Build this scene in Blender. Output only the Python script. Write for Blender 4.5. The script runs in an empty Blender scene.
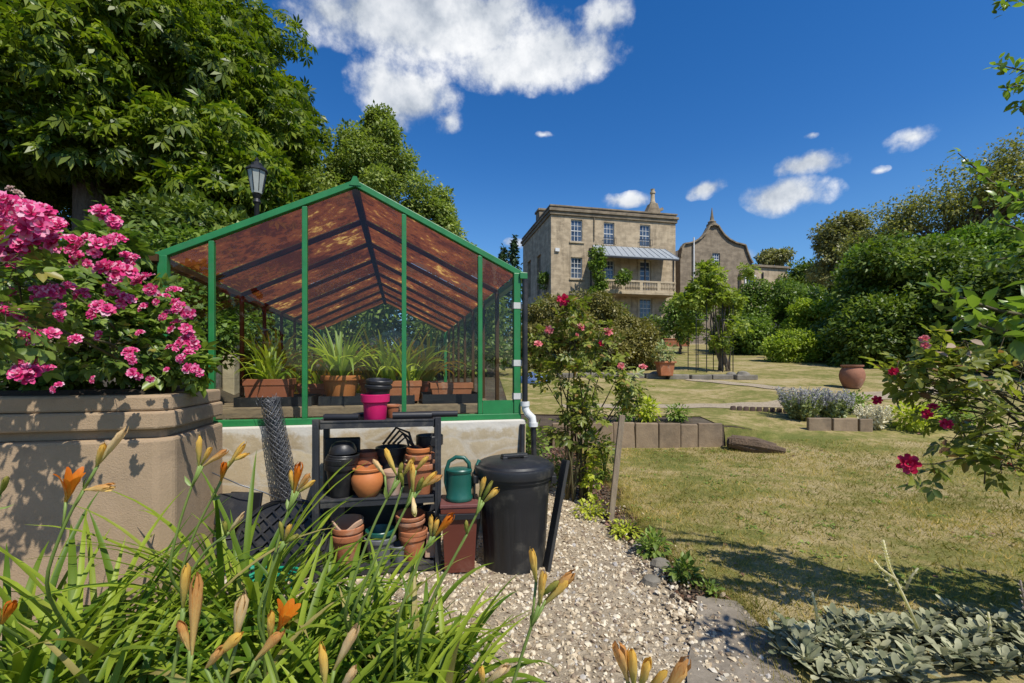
import bpy, math, random
import numpy as np
from mathutils import Vector, Matrix
R = math.radians
rng = np.random.default_rng(7)
rd = random.Random(11)
scene = bpy.context.scene
COL = scene.collection
F = 455.0; HOR = 368.0; CZ = 1.25          # focal length in pixels, horizon row, eye height

def at(px, py, Y):                          # measured picture point at depth Y -> place in the garden
    return np.array([(px - 512) / F * Y, Y, CZ - (py - HOR) / F * Y])

# ------------------------------------------------------------------ mesh building
ROOT = {}
def nrm(a):
    a = np.asarray(a, float)
    return a / np.maximum(np.linalg.norm(a, axis=-1, keepdims=True), 1e-9)

def setp(o, label=None, cat=None, group=None, kind=None):
    if label: o['label'] = label
    if cat: o['category'] = cat
    if group: o['group'] = group
    if kind: o['kind'] = kind
    return o

def empty(name, loc, label, cat, group=None):
    o = bpy.data.objects.new(name, None); COL.objects.link(o)
    o.empty_display_size = .1
    o.location = tuple(float(v) for v in loc)
    ROOT[o.name] = np.array(loc, float)
    return setp(o, label, cat, group)

class MB:
    def __init__(s): s.v = []; s.f = []; s.n = 0
    def add(s, verts, faces):
        verts = np.asarray(verts, float).reshape(-1, 3)
        if isinstance(faces, np.ndarray): fl = [faces]
        else:
            d = {}
            for f in faces: d.setdefault(len(f), []).append(f)
            fl = [np.array(x, int) for x in d.values()]
        for f in fl: s.f.append(f + s.n)
        s.v.append(verts); s.n += len(verts)
        return s
    def box(s, c, size, M=None):
        c = np.array(c, float); h = np.array(size, float) / 2
        p = np.array([[x, y, z] for x in (-1, 1) for y in (-1, 1) for z in (-1, 1)]) * h
        if M is not None: p = p @ np.array(M).T
        return s.add(p + c, [(0, 1, 3, 2), (4, 6, 7, 5), (0, 4, 5, 1), (2, 3, 7, 6), (0, 2, 6, 4), (1, 5, 7, 3)])
    def hexa(s, b, t):                      # bottom loop, top loop (same count)
        n = len(b); v = list(b) + list(t)
        return s.add(v, [tuple(range(n - 1, -1, -1)), tuple(range(n, 2 * n))] + [(i, (i + 1) % n, n + (i + 1) % n, n + i) for i in range(n)])
    def bar(s, a, b, w, h, up=(0, 0, 1)):   # rectangular bar from a to b
        a = np.array(a, float); b = np.array(b, float); d = nrm(b - a)
        x = nrm(np.cross(d, up)); 
        if np.linalg.norm(np.cross(d, up)) < 1e-6: x = np.array([1., 0, 0])
        y = np.cross(x, d)
        q = [x * w / 2 * i + y * h / 2 * j for i, j in ((-1, -1), (1, -1), (1, 1), (-1, 1))]
        return s.hexa([a + k for k in q], [b + k for k in q])
    def tube(s, path, rad, n=8, cap=True):
        path = np.array(path, float); m = len(path)
        rad = np.full(m, rad) if np.isscalar(rad) else np.array(rad, float)
        tan = nrm(np.gradient(path, axis=0))
        ref = np.array([0, 0, 1.]) if abs(tan[0][2]) < .9 else np.array([1., 0, 0])
        x = nrm(np.cross(tan[0], ref)); V = []
        for i in range(m):
            x = nrm(x - tan[i] * np.dot(x, tan[i])); y = np.cross(tan[i], x)
            a = np.arange(n) * 2 * math.pi / n
            V.append(path[i] + rad[i] * (np.cos(a)[:, None] * x + np.sin(a)[:, None] * y))
        V = np.concatenate(V)
        fs = [(i * n + k, i * n + (k + 1) % n, (i + 1) * n + (k + 1) % n, (i + 1) * n + k) for i in range(m - 1) for k in range(n)]
        if cap: fs += [tuple(range(n - 1, -1, -1)), tuple(range((m - 1) * n, m * n))]
        return s.add(V, fs)
    def lathe(s, prof, c, n=32, M=None, sx=1, sy=1):
        c = np.array(c, float); a = np.arange(n) * 2 * math.pi / n; V = []
        for r, z in prof: V.append(np.stack([r * sx * np.cos(a), r * sy * np.sin(a), np.full(n, z)], 1))
        V = np.concatenate(V)
        if M is not None: V = V @ np.array(M).T
        m = len(prof)
        fs = [(i * n + k, i * n + (k + 1) % n, (i + 1) * n + (k + 1) % n, (i + 1) * n + k) for i in range(m - 1) for k in range(n)]
        if prof[0][0] > 1e-6: fs.append(tuple(range(n - 1, -1, -1)))
        if prof[-1][0] > 1e-6: fs.append(tuple(range((m - 1) * n, m * n)))
        return s.add(V + c, fs)
    def inst(s, tpl, P, D, N, S, W=1.0):    # many copies of a leaf template: along D, facing N
        s.leafy = True; tv, tf = tpl; P = np.asarray(P, float); D = nrm(D); N = np.asarray(N, float)
        side = np.cross(N, D); bad = np.linalg.norm(side, axis=1) < 1e-3
        side[bad] = np.cross(np.array([.3, .5, .8]), D[bad]); side = nrm(side); up = np.cross(D, side)
        S = np.broadcast_to(np.asarray(S, float), (len(P),)); W = np.broadcast_to(np.asarray(W, float), (len(P),))
        V = P[:, None, :] + S[:, None, None] * (tv[None, :, 0:1] * D[:, None] + W[:, None, None] * tv[None, :, 1:2] * side[:, None] + tv[None, :, 2:3] * up[:, None])
        base = (np.arange(len(P)) * len(tv))[:, None, None]
        for f in tf:
            f = np.asarray(f, int)
            s.f.append((f[None] + base).reshape(-1, f.shape[1]) + s.n)
        s.v.append(V.reshape(-1, 3)); s.n += len(P) * len(tv)
        return s
    def build(s, name, mat, parent=None, label=None, cat=None, group=None, kind=None, smooth=None, bevel=0, origin=None):
        V = np.concatenate(s.v)
        if parent is not None: o0 = ROOT[parent.name]
        elif origin is not None: o0 = np.array(origin, float)
        elif kind in ('structure',): o0 = np.zeros(3)
        else:
            lo = V.min(0); hi = V.max(0); o0 = np.array([(lo[0] + hi[0]) / 2, (lo[1] + hi[1]) / 2, lo[2]])
        me = bpy.data.meshes.new(name)
        me.vertices.add(len(V)); me.vertices.foreach_set('co', (V - o0).astype(np.float32).ravel())
        loops = np.concatenate([f.ravel() for f in s.f]); tot = np.concatenate([np.full(len(f), f.shape[1]) for f in s.f])
        me.loops.add(len(loops)); me.loops.foreach_set('vertex_index', loops.astype(np.int32))
        me.polygons.add(len(tot)); st = np.concatenate([[0], np.cumsum(tot)[:-1]])
        me.polygons.foreach_set('loop_start', st.astype(np.int32))
        me.update(calc_edges=True); me.validate()
        if smooth is None: smooth = getattr(s, 'leafy', False)
        me.polygons.foreach_set('use_smooth', np.zeros(len(me.polygons), bool))
        if smooth:
            me.polygons.foreach_set('use_smooth', np.ones(len(me.polygons), bool))
            if smooth is not True: me.set_sharp_from_angle(angle=R(smooth))
        me.materials.append(mat)
        o = bpy.data.objects.new(name, me); COL.objects.link(o)
        ROOT[o.name] = o0
        if parent is not None: o.parent = parent
        else: o.location = tuple(o0)
        if bevel:
            b = o.modifiers.new('edge', 'BEVEL'); b.width = bevel; b.segments = 2; b.limit_method = 'ANGLE'; b.angle_limit = R(40)
        return setp(o, label, cat, group, kind)

def copy_tree(o, loc=None, rotz=None, label=None, parent=None):
    c = o.copy(); COL.objects.link(c)
    if parent is not None: c.parent = parent
    if loc is not None: c.location = tuple(float(v) for v in loc); ROOT[c.name] = np.array(loc, float)
    if rotz is not None: c.rotation_euler = (c.rotation_euler[0], c.rotation_euler[1], rotz)
    if label: c['label'] = label
    for ch in [k for k in bpy.data.objects if k.parent == o]: copy_tree(ch, parent=c)
    return c

def rotz(a): return np.array([[math.cos(a), -math.sin(a), 0], [math.sin(a), math.cos(a), 0], [0, 0, 1]])
def rotax(axis, a): return np.array(Matrix.Rotation(a, 3, Vector(axis)))

# leaf templates: (along, across, up)
T_RH = (np.array([(0, 0, 0), (.45, .28, .05), (1, 0, -.06), (.45, -.28, .05)]), [[(0, 3, 2, 1)]])
T_FOLD = (np.array([(0, 0, 0), (.25, .2, .06), (.6, .24, .05), (1, 0, -.12), (.6, -.24, .05), (.25, -.2, .06), (.25, 0, 0), (.6, 0, -.02)]),
          [[(0, 6, 1), (0, 5, 6), (7, 3, 2), (7, 4, 3)], [(6, 7, 2, 1), (6, 5, 4, 7)]])
T_STRAP = (np.array([(0, .03, 0), (0, -.03, 0), (.5, .05, .1), (.5, -.05, .1), (1, 0, -.05)]), [[(0, 1, 3, 2)], [(2, 3, 4)]])
def palm():
    v = []; f = []
    for k, (a, l) in enumerate([(-125, .62), (-75, .82), (-36, .97), (0, 1.05), (36, .97), (75, .82), (125, .62)]):
        a = R(a); d = np.array([math.cos(a), math.sin(a)]); q = np.array([-d[1], d[0]])
        n = len(v)
        for (t, w, z) in ((.06, 0, 0), (.62, .15, -.1), (1, 0, -.42), (.62, -.15, -.1)):
            p = d * t * l + q * w; v.append((p[0] + .0, p[1], z * l))
        f.append((n, n + 3, n + 2, n + 1))
    return (np.array(v), [f])
T_PALM = palm()
def compound():                             # rose leaf: five leaflets on a stalk
    v = []; f3 = []; f4 = []
    for (x, a, l) in ((.25, 62, .42), (.25, -62, .42), (.55, 55, .5), (.55, -55, .5), (.62, 0, .55)):
        a = R(a); c, s_ = math.cos(a), math.sin(a); n = len(v)
        for (t, w, z) in ((0, 0, 0), (.4, .24, .06), (.75, .17, .03), (1, 0, -.1), (.75, -.17, .03), (.4, -.24, .06)):
            t *= l; w *= l * 1.15; v.append((x + c * t - s_ * w, s_ * t + c * w, z * l))
        f4 += [(n, n + 3, n + 2, n + 1), (n, n + 5, n + 4, n + 3)]
    n = len(v); v += [(0, .012, 0), (0, -.012, 0), (.62, -.008, 0), (.62, .008, 0)]; f4.append((n, n + 1, n + 2, n + 3))
    return (np.array(v), [f4])
T_COMP = compound()

def rdir(n): return nrm(rng.normal(size=(n, 3)))

# ------------------------------------------------------------------ materials
class NT:
    def __init__(s, nt): s.nt = nt
    def n(s, t, **kw):
        nd = s.nt.nodes.new(t)
        for k, v in kw.items():
            if k.startswith('i_'): nd.inputs[k[2:].replace('_', ' ')].default_value = v
            elif isinstance(k, str) and k.startswith('x'): nd.inputs[int(k[1:])].default_value = v
            else: setattr(nd, k, v)
        return nd
    def l(s, a, b): s.nt.links.new(a, b)
    def math(s, op, a, b=None, c=None, clamp=False):
        nd = s.nt.nodes.new('ShaderNodeMath'); nd.operation = op; nd.use_clamp = clamp
        for i, x in enumerate((a, b, c)):
            if x is None: continue
            if isinstance(x, (int, float)): nd.inputs[i].default_value = x
            else: s.l(x, nd.inputs[i])
        return nd.outputs[0]
    def mix(s, fac, a, b, mode='MIX'):
        nd = s.nt.nodes.new('ShaderNodeMix'); nd.data_type = 'RGBA'; nd.blend_type = mode
        for sock, x in ((nd.inputs[0], fac), (nd.inputs[6], a), (nd.inputs[7], b)):
            if isinstance(x, (int, float)): sock.default_value = x
            elif isinstance(x, (tuple, list)): sock.default_value = (*x[:3], 1)
            else: s.l(x, sock)
        return nd.outputs[2]
    def noise(s, vec, scale, detail=4, rough=.6, dist=0):
        nd = s.n('ShaderNodeTexNoise', i_Scale=scale, i_Detail=detail, i_Roughness=rough, i_Distortion=dist)
        if vec is not None: s.l(vec, nd.inputs['Vector'])
        return nd.outputs[0]
    def ramp(s, fac, stops):
        nd = s.nt.nodes.new('ShaderNodeValToRGB'); cr = nd.color_ramp
        while len(cr.elements) > 1: cr.elements.remove(cr.elements[-1])
        cr.elements[0].position = stops[0][0]; cr.elements[0].color = (*stops[0][1][:3], 1)
        for p, c in stops[1:]:
            e = cr.elements.new(p); e.color = (*c[:3], 1)
        s.l(fac, nd.inputs[0]); return nd.outputs[0]
    def step(s, fac, a, b):
        nd = s.n('ShaderNodeMapRange', clamp=True, i_From_Min=a, i_From_Max=b); nd.interpolation_type = 'SMOOTHSTEP'
        s.l(fac, nd.inputs[0]); return nd.outputs[0]

def newmat(name):
    m = bpy.data.materials.new(name); m.use_nodes = True; nt = m.node_tree; nt.nodes.clear()
    t = NT(nt); out = t.n('ShaderNodeOutputMaterial'); b = t.n('ShaderNodeBsdfPrincipled')
    t.l(b.outputs[0], out.inputs[0]); return m, t, b, out

def sc(c, k): return tuple(min(1, x * k) for x in c[:3])

def pm(name, c, c2=None, scale=6, rough=.7, bump=.2, bscale=40, metal=0, spec=.4, stain=None, sscale=2, samt=.6, world=False, stretch=None, bdist=.01, rvar=0):
    """plain surface: two tones by noise, optional stain, bump"""
    m, t, b, out = newmat(name)
    tc = t.n('ShaderNodeTexCoord'); 
    vec = t.n('ShaderNodeNewGeometry').outputs['Position'] if world else tc.outputs['Object']
    if rvar:
        oi = t.n('ShaderNodeObjectInfo'); va = t.n('ShaderNodeVectorMath', operation='SCALE'); 
        t.l(oi.outputs['Random'], va.inputs['Scale']); va.inputs[0].default_value = (17, 31, 23)
        vb = t.n('ShaderNodeVectorMath', operation='ADD'); t.l(vec, vb.inputs[0]); t.l(va.outputs[0], vb.inputs[1]); vec = vb.outputs[0]
    if stretch:
        mp = t.n('ShaderNodeMapping'); mp.inputs['Scale'].default_value = stretch; t.l(vec, mp.inputs[0]); vec = mp.outputs[0]
    c2 = c2 or sc(c, .72)
    n1 = t.noise(vec, scale, 6, .65)
    col = t.ramp(n1, [(.3, c2), (.7, c)])
    if stain is not None:
        n2 = t.noise(vec, sscale, 8, .7)
        col = t.mix(t.math('MULTIPLY', t.step(n2, .5, .68), samt), col, stain)
    if rvar:
        k = t.n('ShaderNodeMapRange', i_From_Min=0, i_From_Max=1, i_To_Min=1 - rvar, i_To_Max=1 + rvar); t.l(oi.outputs['Random'], k.inputs[0])
        hs = t.n('ShaderNodeHueSaturation'); t.l(k.outputs[0], hs.inputs['Value']); t.l(col, hs.inputs['Color']); col = hs.outputs[0]
    t.l(col, b.inputs['Base Color'])
    r = t.n('ShaderNodeMapRange', i_To_Min=max(.05, rough - .12), i_To_Max=min(1, rough + .12)); t.l(t.noise(vec, scale * 3, 3), r.inputs[0]); t.l(r.outputs[0], b.inputs['Roughness'])
    b.inputs['Metallic'].default_value = metal; b.inputs['Specular IOR Level'].default_value = spec
    if bump:
        bp = t.n('ShaderNodeBump', i_Strength=bump, i_Distance=bdist); t.l(t.noise(vec, bscale, 6, .65), bp.inputs['Height']); t.l(bp.outputs[0], b.inputs['Normal'])
    return m

def leafmat(name, c1, c2, trans=.35, rough=.45, spec=.35, tint=(1.35, 1.5, .6), patch=.35, pscale=1.2, c3=None):
    m, t, b, out = newmat(name)
    c1 = (c1[0] * 1.75, c1[1] * 1.55, c1[2] * 1.15); c2 = (c2[0] * 1.85, c2[1] * 1.62, c2[2] * 1.2)
    g = t.n('ShaderNodeNewGeometry')
    st = [(0, c1), (.75, c2)] + ([(.93, c2), (.955, c3)] if c3 else [])
    col = t.ramp(g.outputs['Random Per Island'], st)
    if patch:
        col = t.mix(t.math('MULTIPLY', t.step(t.noise(g.outputs['Position'], pscale, 3), .38, .66), patch), col, sc(c1, .55))
    t.l(col, b.inputs['Base Color']); b.inputs['Roughness'].default_value = rough; b.inputs['Specular IOR Level'].default_value = spec
    tr = t.n('ShaderNodeBsdfTranslucent'); t.l(t.mix(1.0, col, tint, 'MULTIPLY'), tr.inputs[0])
    mx = t.n('ShaderNodeMixShader', x0=trans); t.l(b.outputs[0], mx.inputs[1]); t.l(tr.outputs[0], mx.inputs[2]); t.l(mx.outputs[0], out.inputs[0])
    return m

def glassmat(name, tint=(.93, .97, .95), refl=.1, rough=.0, dirt=.06):
    m, t, b, out = newmat(name); t.nt.nodes.remove(b)
    tr = t.n('ShaderNodeBsdfTransparent'); tr.inputs[0].default_value = (*tint, 1)
    gl = t.n('ShaderNodeBsdfGlossy', i_Roughness=rough); gl.inputs[0].default_value = (1, 1, 1, 1)
    lw = t.n('ShaderNodeLayerWeight', i_Blend=.5)
    mx = t.n('ShaderNodeMixShader'); t.l(t.math('ADD', .03, t.math('MULTIPLY', t.math('POWER', lw.outputs['Facing'], 4.0), refl * 5, clamp=True)), mx.inputs[0]); t.l(tr.outputs[0], mx.inputs[1]); t.l(gl.outputs[0], mx.inputs[2])
    df = t.n('ShaderNodeBsdfDiffuse'); df.inputs[0].default_value = (.35, .36, .3, 1)
    g = t.n('ShaderNodeNewGeometry'); d = t.math('MULTIPLY', t.step(t.noise(g.outputs['Position'], 3, 8, .75), .45, .8), dirt)
    m2 = t.n('ShaderNodeMixShader'); t.l(d, m2.inputs[0]); t.l(mx.outputs[0], m2.inputs[1]); t.l(df.outputs[0], m2.inputs[2])
    t.l(m2.outputs[0], out.inputs[0]); return m
# ------------------------------------------------------------------ camera, sun, sky
cam = bpy.data.cameras.new('camera'); co = bpy.data.objects.new('camera', cam); COL.objects.link(co)
cam.lens = 16.0; cam.sensor_width = 36; cam.clip_start = .05; cam.clip_end = 3000
cam.shift_y = (HOR - 341.5) / 1024.0
co.location = (0, 0, CZ); co.rotation_euler = (R(90), 0, 0)
scene.camera = co
scene.view_settings.view_transform = 'Standard'; scene.view_settings.look = 'None'; scene.view_settings.exposure = 0
scene.render.engine = 'CYCLES'; scene.cycles.transparent_max_bounces = 24; scene.cycles.max_bounces = 8
SUN_EL, SUN_AZ = 55.0, 142.0               # azimuth clockwise from +Y (the view direction): behind the camera, to the right
sl = bpy.data.lights.new('sun', 'SUN'); so = bpy.data.objects.new('sun', sl); COL.objects.link(so)
sl.energy = 5.0; sl.angle = R(.53); sl.color = (1, .955, .87)
sd = Vector((math.sin(R(SUN_AZ)) * math.cos(R(SUN_EL)), math.cos(R(SUN_AZ)) * math.cos(R(SUN_EL)), math.sin(R(SUN_EL))))
so.rotation_euler = sd.to_track_quat('Z', 'Y').to_euler(); so.location = (20, -20, 40)

w = bpy.data.worlds.new('World'); scene.world = w; w.use_nodes = True; w.node_tree.nodes.clear()
t = NT(w.node_tree); wo = t.n('ShaderNodeOutputWorld'); bg = t.n('ShaderNodeBackground', i_Strength=.145); t.l(bg.outputs[0], wo.inputs[0])
sky = t.n('ShaderNodeTexSky', sky_type='NISHITA', sun_disc=False, sun_elevation=R(SUN_EL), sun_rotation=R(SUN_AZ), air_density=1.0, dust_density=.25, ozone_density=3.0, altitude=100)
gm = t.n('ShaderNodeHueSaturation', i_Saturation=1.36, i_Value=1.0, i_Hue=.508); t.l(sky.outputs[0], gm.inputs['Color'])
tc = t.n('ShaderNodeTexCoord'); sx = t.n('ShaderNodeSeparateXYZ'); t.l(tc.outputs['Generated'], sx.inputs[0])
az = t.math('ARCTAN2', sx.outputs[0], sx.outputs[1]); el = t.math('ARCSINE', sx.outputs[2])
wn = t.n('ShaderNodeTexNoise', i_Scale=7.0, i_Detail=4, i_Roughness=.55); t.l(tc.outputs['Generated'], wn.inputs['Vector'])
wsep = t.n('ShaderNodeSeparateColor'); t.l(wn.outputs['Color'], wsep.inputs[0])
az = t.math('ADD', az, t.math('MULTIPLY', t.math('SUBTRACT', wsep.outputs[0], .5), .10))
el = t.math('ADD', el, t.math('MULTIPLY', t.math('SUBTRACT', wsep.outputs[1], .5), .07))
def ang(px, py):
    d = nrm([px - 512, F, HOR - py]); return math.atan2(d[0], d[1]), math.asin(d[2])
CL = [(430, 20, 150, 66, 1.4), (525, 60, 115, 44, 1.25), (405, 90, 66, 48, 1.15), (330, 20, 50, 44, .75), (600, 20, 40, 30, .7), (445, 125, 26, 18, .6),
      (627, 200, 27, 11, .85), (701, 192, 24, 13, .8), (788, 197, 64, 24, 1.05), (812, 163, 48, 15, .95), (914, 131, 46, 15, .8), (905, 140, 30, 10, .6), (884, 161, 13, 5, .6),
      (818, 132, 12, 5, .5), (545, 133, 11, 5, .5), (511, 245, 16, 9, .8), (752, 252, 20, 8, .7), (560, 236, 12, 6, .4), (640, 222, 14, 5, .35)]
# other clouds of the same sky, out of the picture
CLW = [(2.2, .6, .5, .16, .9), (-2.3, .7, .4, .14, .9), (3.0, .4, .4, .1, .8), (-1.5, 1.0, .3, .1, .8), (1.5, .9, .3, .1, .7)]
dens = None
ells = []
for (px, py, rx, ry, a) in CL:
    a0, e0 = ang(px, py); a1, _ = ang(px + rx, py); _, e1 = ang(px, py - ry); ells.append((a0, e0, abs(a1 - a0), abs(e1 - e0), a))
for (a0, e0, ra, re, a) in ells + CLW:
    dx = t.math('MULTIPLY', t.math('SUBTRACT', az, a0), 1 / ra); dy = t.math('MULTIPLY', t.math('SUBTRACT', el, e0), 1 / re)
    q = t.math('SUBTRACT', 1.0, t.math('SQRT', t.math('ADD', t.math('MULTIPLY', dx, dx), t.math('MULTIPLY', dy, dy))))
    q = t.math('MULTIPLY', t.math('MAXIMUM', q, 0.0), a)
    dens = q if dens is None else t.math('MAXIMUM', dens, q)
fb = t.noise(tc.outputs['Generated'], 16.0, 11, .62)
fb2 = t.noise(tc.outputs['Generated'], 5.0, 6, .55)
dn = t.math('ADD', dens, t.math('MULTIPLY', t.math('SUBTRACT', fb, .5), 1.55))
dn = t.math('MULTIPLY', dn, t.step(dens, .0, .14))
mask = t.step(dn, .06, .74)
shade = t.math('ADD', t.math('MULTIPLY', t.step(fb2, .36, .62), .6), t.math('MULTIPLY', t.step(fb, .35, .65), .4))
ccol = t.ramp(shade, [(0, (2.6, 3.0, 3.6)), (.45, (4.6, 4.9, 5.3)), (1, (7.2, 7.25, 7.3))])
for e in ccol.node.color_ramp.elements: pass
mk = t.math('MULTIPLY', mask, .96)
hz_ = t.math('MULTIPLY', t.step(sx.outputs[2], .42, .02), .5)
t.l(t.mix(mk, t.mix(hz_, gm.outputs[0], (1.3, 3.0, 5.2)), ccol), bg.inputs[0])

# ------------------------------------------------------------------ terrain
ca, sa = math.cos(R(13.6)), math.sin(R(13.6))
GA = np.array([-sa, ca, 0]); GG = np.array([ca, sa, 0])     # greenhouse axis and gable direction
PL = np.array([-2.287, 2.99, 0])
def G(s, d, z): return PL + GG * s + GA * d + np.array([0, 0, z])
def smooth(t_): t_ = np.clip(t_, 0, 1); return t_ * t_ * (3 - 2 * t_)
def Hb(y): return sum(np.interp(y + o, [-30, 0, 2.8, 4, 6.3, 8], [-.3, 0, 0, .03, .16, .2]) for o in (-.4, -.2, 0, .2, .4)) / 5
def Hu(y): return sum(np.interp(y + o, [5, 8, 12, 14, 35, 46, 120, 400, 1500], [.36, .55, 1.0, 1.20, 3.05, 3.3, 5, 8, 20]) for o in (-.5, -.25, 0, .25, .5)) / 5
YS0, YS1, XS = 6.30, 6.36, 2.95
def H(x, y):
    x = np.asarray(x, float); y = np.asarray(y, float)
    b = Hb(y); u = Hu(np.maximum(y, 5.0)); tt = smooth((y - 4.9) / 3.3)
    ramp = b * (1 - tt) + u * tt
    stepz = np.where(y > (YS0 + YS1) / 2, u, b)
    z = stepz + (ramp - stepz) * smooth((x - XS) / .95)
    ds = (x - PL[0]) * GG[0] + (y - PL[1]) * GG[1]
    z = z + 1.5 * smooth((-2.2 - ds) / .8) * smooth((y - .5) / 1.5)
    return z + .02 * np.sin(x * 1.3 + y * .4) * np.sin(y * 1.1 + .5) * np.clip((y - 2.5) / 3, 0, 1)
def Hs(x, y): return float(H(x, y))

def sheet(name, xs, ys, off, mat, label=None, kind='structure', cat=None):
    """grid sheet: xs is a function v->array of x for every row, ys rows"""
    rows = []
    for y in ys:
        x = xs(y); z = H(x, np.full_like(x, y)) + off
        rows.append(np.stack([x, np.full_like(x, y), z], 1))
    n = len(rows[0]); V = np.concatenate(rows); m = len(rows)
    i = np.arange(m - 1)[:, None] * n + np.arange(n - 1)[None]
    fs = np.stack([i, i + 1, i + n + 1, i + n], -1).reshape(-1, 4)
    return V, fs

def ground_mat():
    return pm('soil_ground', (.10, .072, .045), (.05, .036, .024), scale=5, rough=.95, bump=.7, bscale=30, stain=(.16, .13, .08), world=True, bdist=.03)
gx = np.unique(np.concatenate([-np.geomspace(4, 1500, 40), np.linspace(-4, 10, 131), np.geomspace(10, 1500, 40), np.linspace(XS, XS + 1, 12)]))
gy = np.unique(np.concatenate([-np.geomspace(2, 300, 14), np.linspace(-2, 14, 151), np.geomspace(14, 1500, 50), [YS0, YS1]]))
V, fs = sheet('ground', lambda y: gx, gy, 0, None)
MB().add(V, fs).build('ground', ground_mat(), kind='structure', smooth=40)

def lawn_mat():
    m, t, b, out = newmat('dry_mown_grass')
    P = t.n('ShaderNodeNewGeometry').outputs['Position']
    mp = t.n('ShaderNodeMapping'); mp.inputs['Scale'].default_value = (.8, 1.25, 1); t.l(P, mp.inputs[0])
    n1 = t.noise(mp.outputs[0], 1.1, 7, .62, .6); n2 = t.noise(P, 60, 5, .7); n3 = t.noise(P, 7, 5, .65)
    k = t.math('ADD', t.math('MULTIPLY', n1, .62), t.math('MULTIPLY', n3, .38))
    col = t.ramp(k, [(.38, (.15, .165, .04)), (.46, (.235, .215, .065)), (.54, (.40, .31, .14)), (.66, (.50, .40, .23))])
    col = t.mix(t.math('MULTIPLY', t.step(n2, .38, .62), .75), col, t.mix(.55, col, (.06, .06, .02)))
    t.l(col, b.inputs['Base Color']); b.inputs['Roughness'].default_value = .95; b.inputs['Specular IOR Level'].default_value = .1
    bp = t.n('ShaderNodeBump', i_Strength=.6, i_Distance=.02); t.l(t.noise(P, 45, 6, .75), bp.inputs['Height']); t.l(bp.outputs[0], b.inputs['Normal'])
    return m
LAWN = lawn_mat()
def lawnL(y): return float(np.interp(y, [1.5, 2.1, 2.42, 2.75, 3.6, 4.5, 6.2], [1.02, 1.12, 1.16, 1.02, .98, 1.02, .85])) + .03 * math.sin(y * 9) + .02 * math.sin(y * 23)
mb = MB()
V, fs = sheet('', lambda y: np.concatenate([np.linspace(lawnL(y), XS, 24), np.linspace(XS + .1, XS + 1, 10), np.linspace(XS + 1.2, 18, 66)]), np.concatenate([np.linspace(1.2, 6.2, 100), [YS0 - .005]]), .012, None); mb.add(V, fs)
V, fs = sheet('', lambda y: np.concatenate([np.linspace(XS + .01, XS + 1, 11), np.linspace(XS + 1.2, 18, 60)]), np.array([YS0 - .005, YS1 + .005]), .012, None); mb.add(V, fs)
def lawnL2(y): return float(np.interp(y, [6.3, 7.1, 7.25, 36], [2.9, 2.9, .0, -2]))
V, fs = sheet('', lambda y: np.concatenate([np.linspace(lawnL2(y), XS - .01, 12), np.linspace(XS, XS + 1, 11), np.linspace(XS + 1.2, 22, 70)]), np.concatenate([[YS1 + .006], np.linspace(6.5, 14, 60), np.linspace(14.3, 36, 60)]), .012, None); mb.add(V, fs)
mb.build('lawn', LAWN, kind='structure', smooth=40)

def ribbon(pts, w0, off, n=60, jit=.0, cross=7):
    pts = np.array(pts, float); d = np.concatenate([[0], np.cumsum(np.linalg.norm(np.diff(pts, axis=0), axis=1))])
    tt = np.linspace(0, d[-1], n); x = np.interp(tt, d, pts[:, 0]); y = np.interp(tt, d, pts[:, 1])
    ker = np.ones(5) / 5; x[2:-2] = np.convolve(x, ker, 'valid'); y[2:-2] = np.convolve(y, ker, 'valid')
    wd = np.interp(tt, d, w0) if not np.isscalar(w0) else np.full(n, w0)
    tx = np.gradient(x); ty = np.gradient(y); L = np.hypot(tx, ty); nx, ny = -ty / L, tx / L
    V = []
    for k in np.linspace(-1, 1, cross):
        ww = wd / 2 * k + (jit * np.sin(tt * 7 + k * 3) if abs(k) == 1 else 0)
        V.append(np.stack([x + nx * ww, y + ny * ww, H(x + nx * ww, y + ny * ww) + off], 1))
    V = np.stack(V, 1); m = cross; i = np.arange(n - 1)[:, None] * m + np.arange(m - 1)[None]
    return V.reshape(-1, 3), np.stack([i, i + 1, i + m + 1, i + m], -1).reshape(-1, 4)
GRAVEL = pm('gravel_bed', (.50, .41, .28), (.25, .19, .12), scale=45, rough=.9, bump=.9, bscale=55, stain=(.17, .13, .09), sscale=3, samt=.4, world=True, bdist=.02)
mb = MB()
def gR(y): return float(np.interp(y, [.2, 1.8, 2.33, 2.96, 3.9, 5.0], [.74, .76, .97, .86, .70, .45])) + .03 * math.sin(y * 7)
V, fs = sheet('', lambda y: np.linspace(-4, gR(y), 60), np.linspace(-.5, 5.2, 70), .008, None); mb.add(V, fs)
mb.build('gravel_path', GRAVEL, kind='structure', smooth=40)
mb = MB()
V, fs = ribbon([(.9, 8.05), (2.8, 8.0), (4.7, 8.2), (6.2, 8.7), (7.6, 9.3), (9.5, 10.0)], [.32, .4, .5, .6, .7, .8], .02, jit=.04); mb.add(V, fs)
V, fs = ribbon([(4.5, 11.6), (5.3, 10.7), (6.0, 9.8), (6.6, 8.9)], [.45, .5, .55, .6], .026, jit=.04); mb.add(V, fs)
mb.build('garden_path', GRAVEL, kind='structure', smooth=40)
V, fs = ribbon([(.82, 1.0), (.90, 1.7), (.99, 2.05), (1.10, 2.42)], [.5, .44, .36, .2], .024, n=30, jit=.015)
MB().add(V, fs).build('paving', pm('worn_paving', (.30, .25, .185), (.17, .14, .10), scale=14, rough=.85, bump=.5, bscale=35, stain=(.08, .065, .045), sscale=5, samt=.8, world=True), kind='structure')
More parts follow.
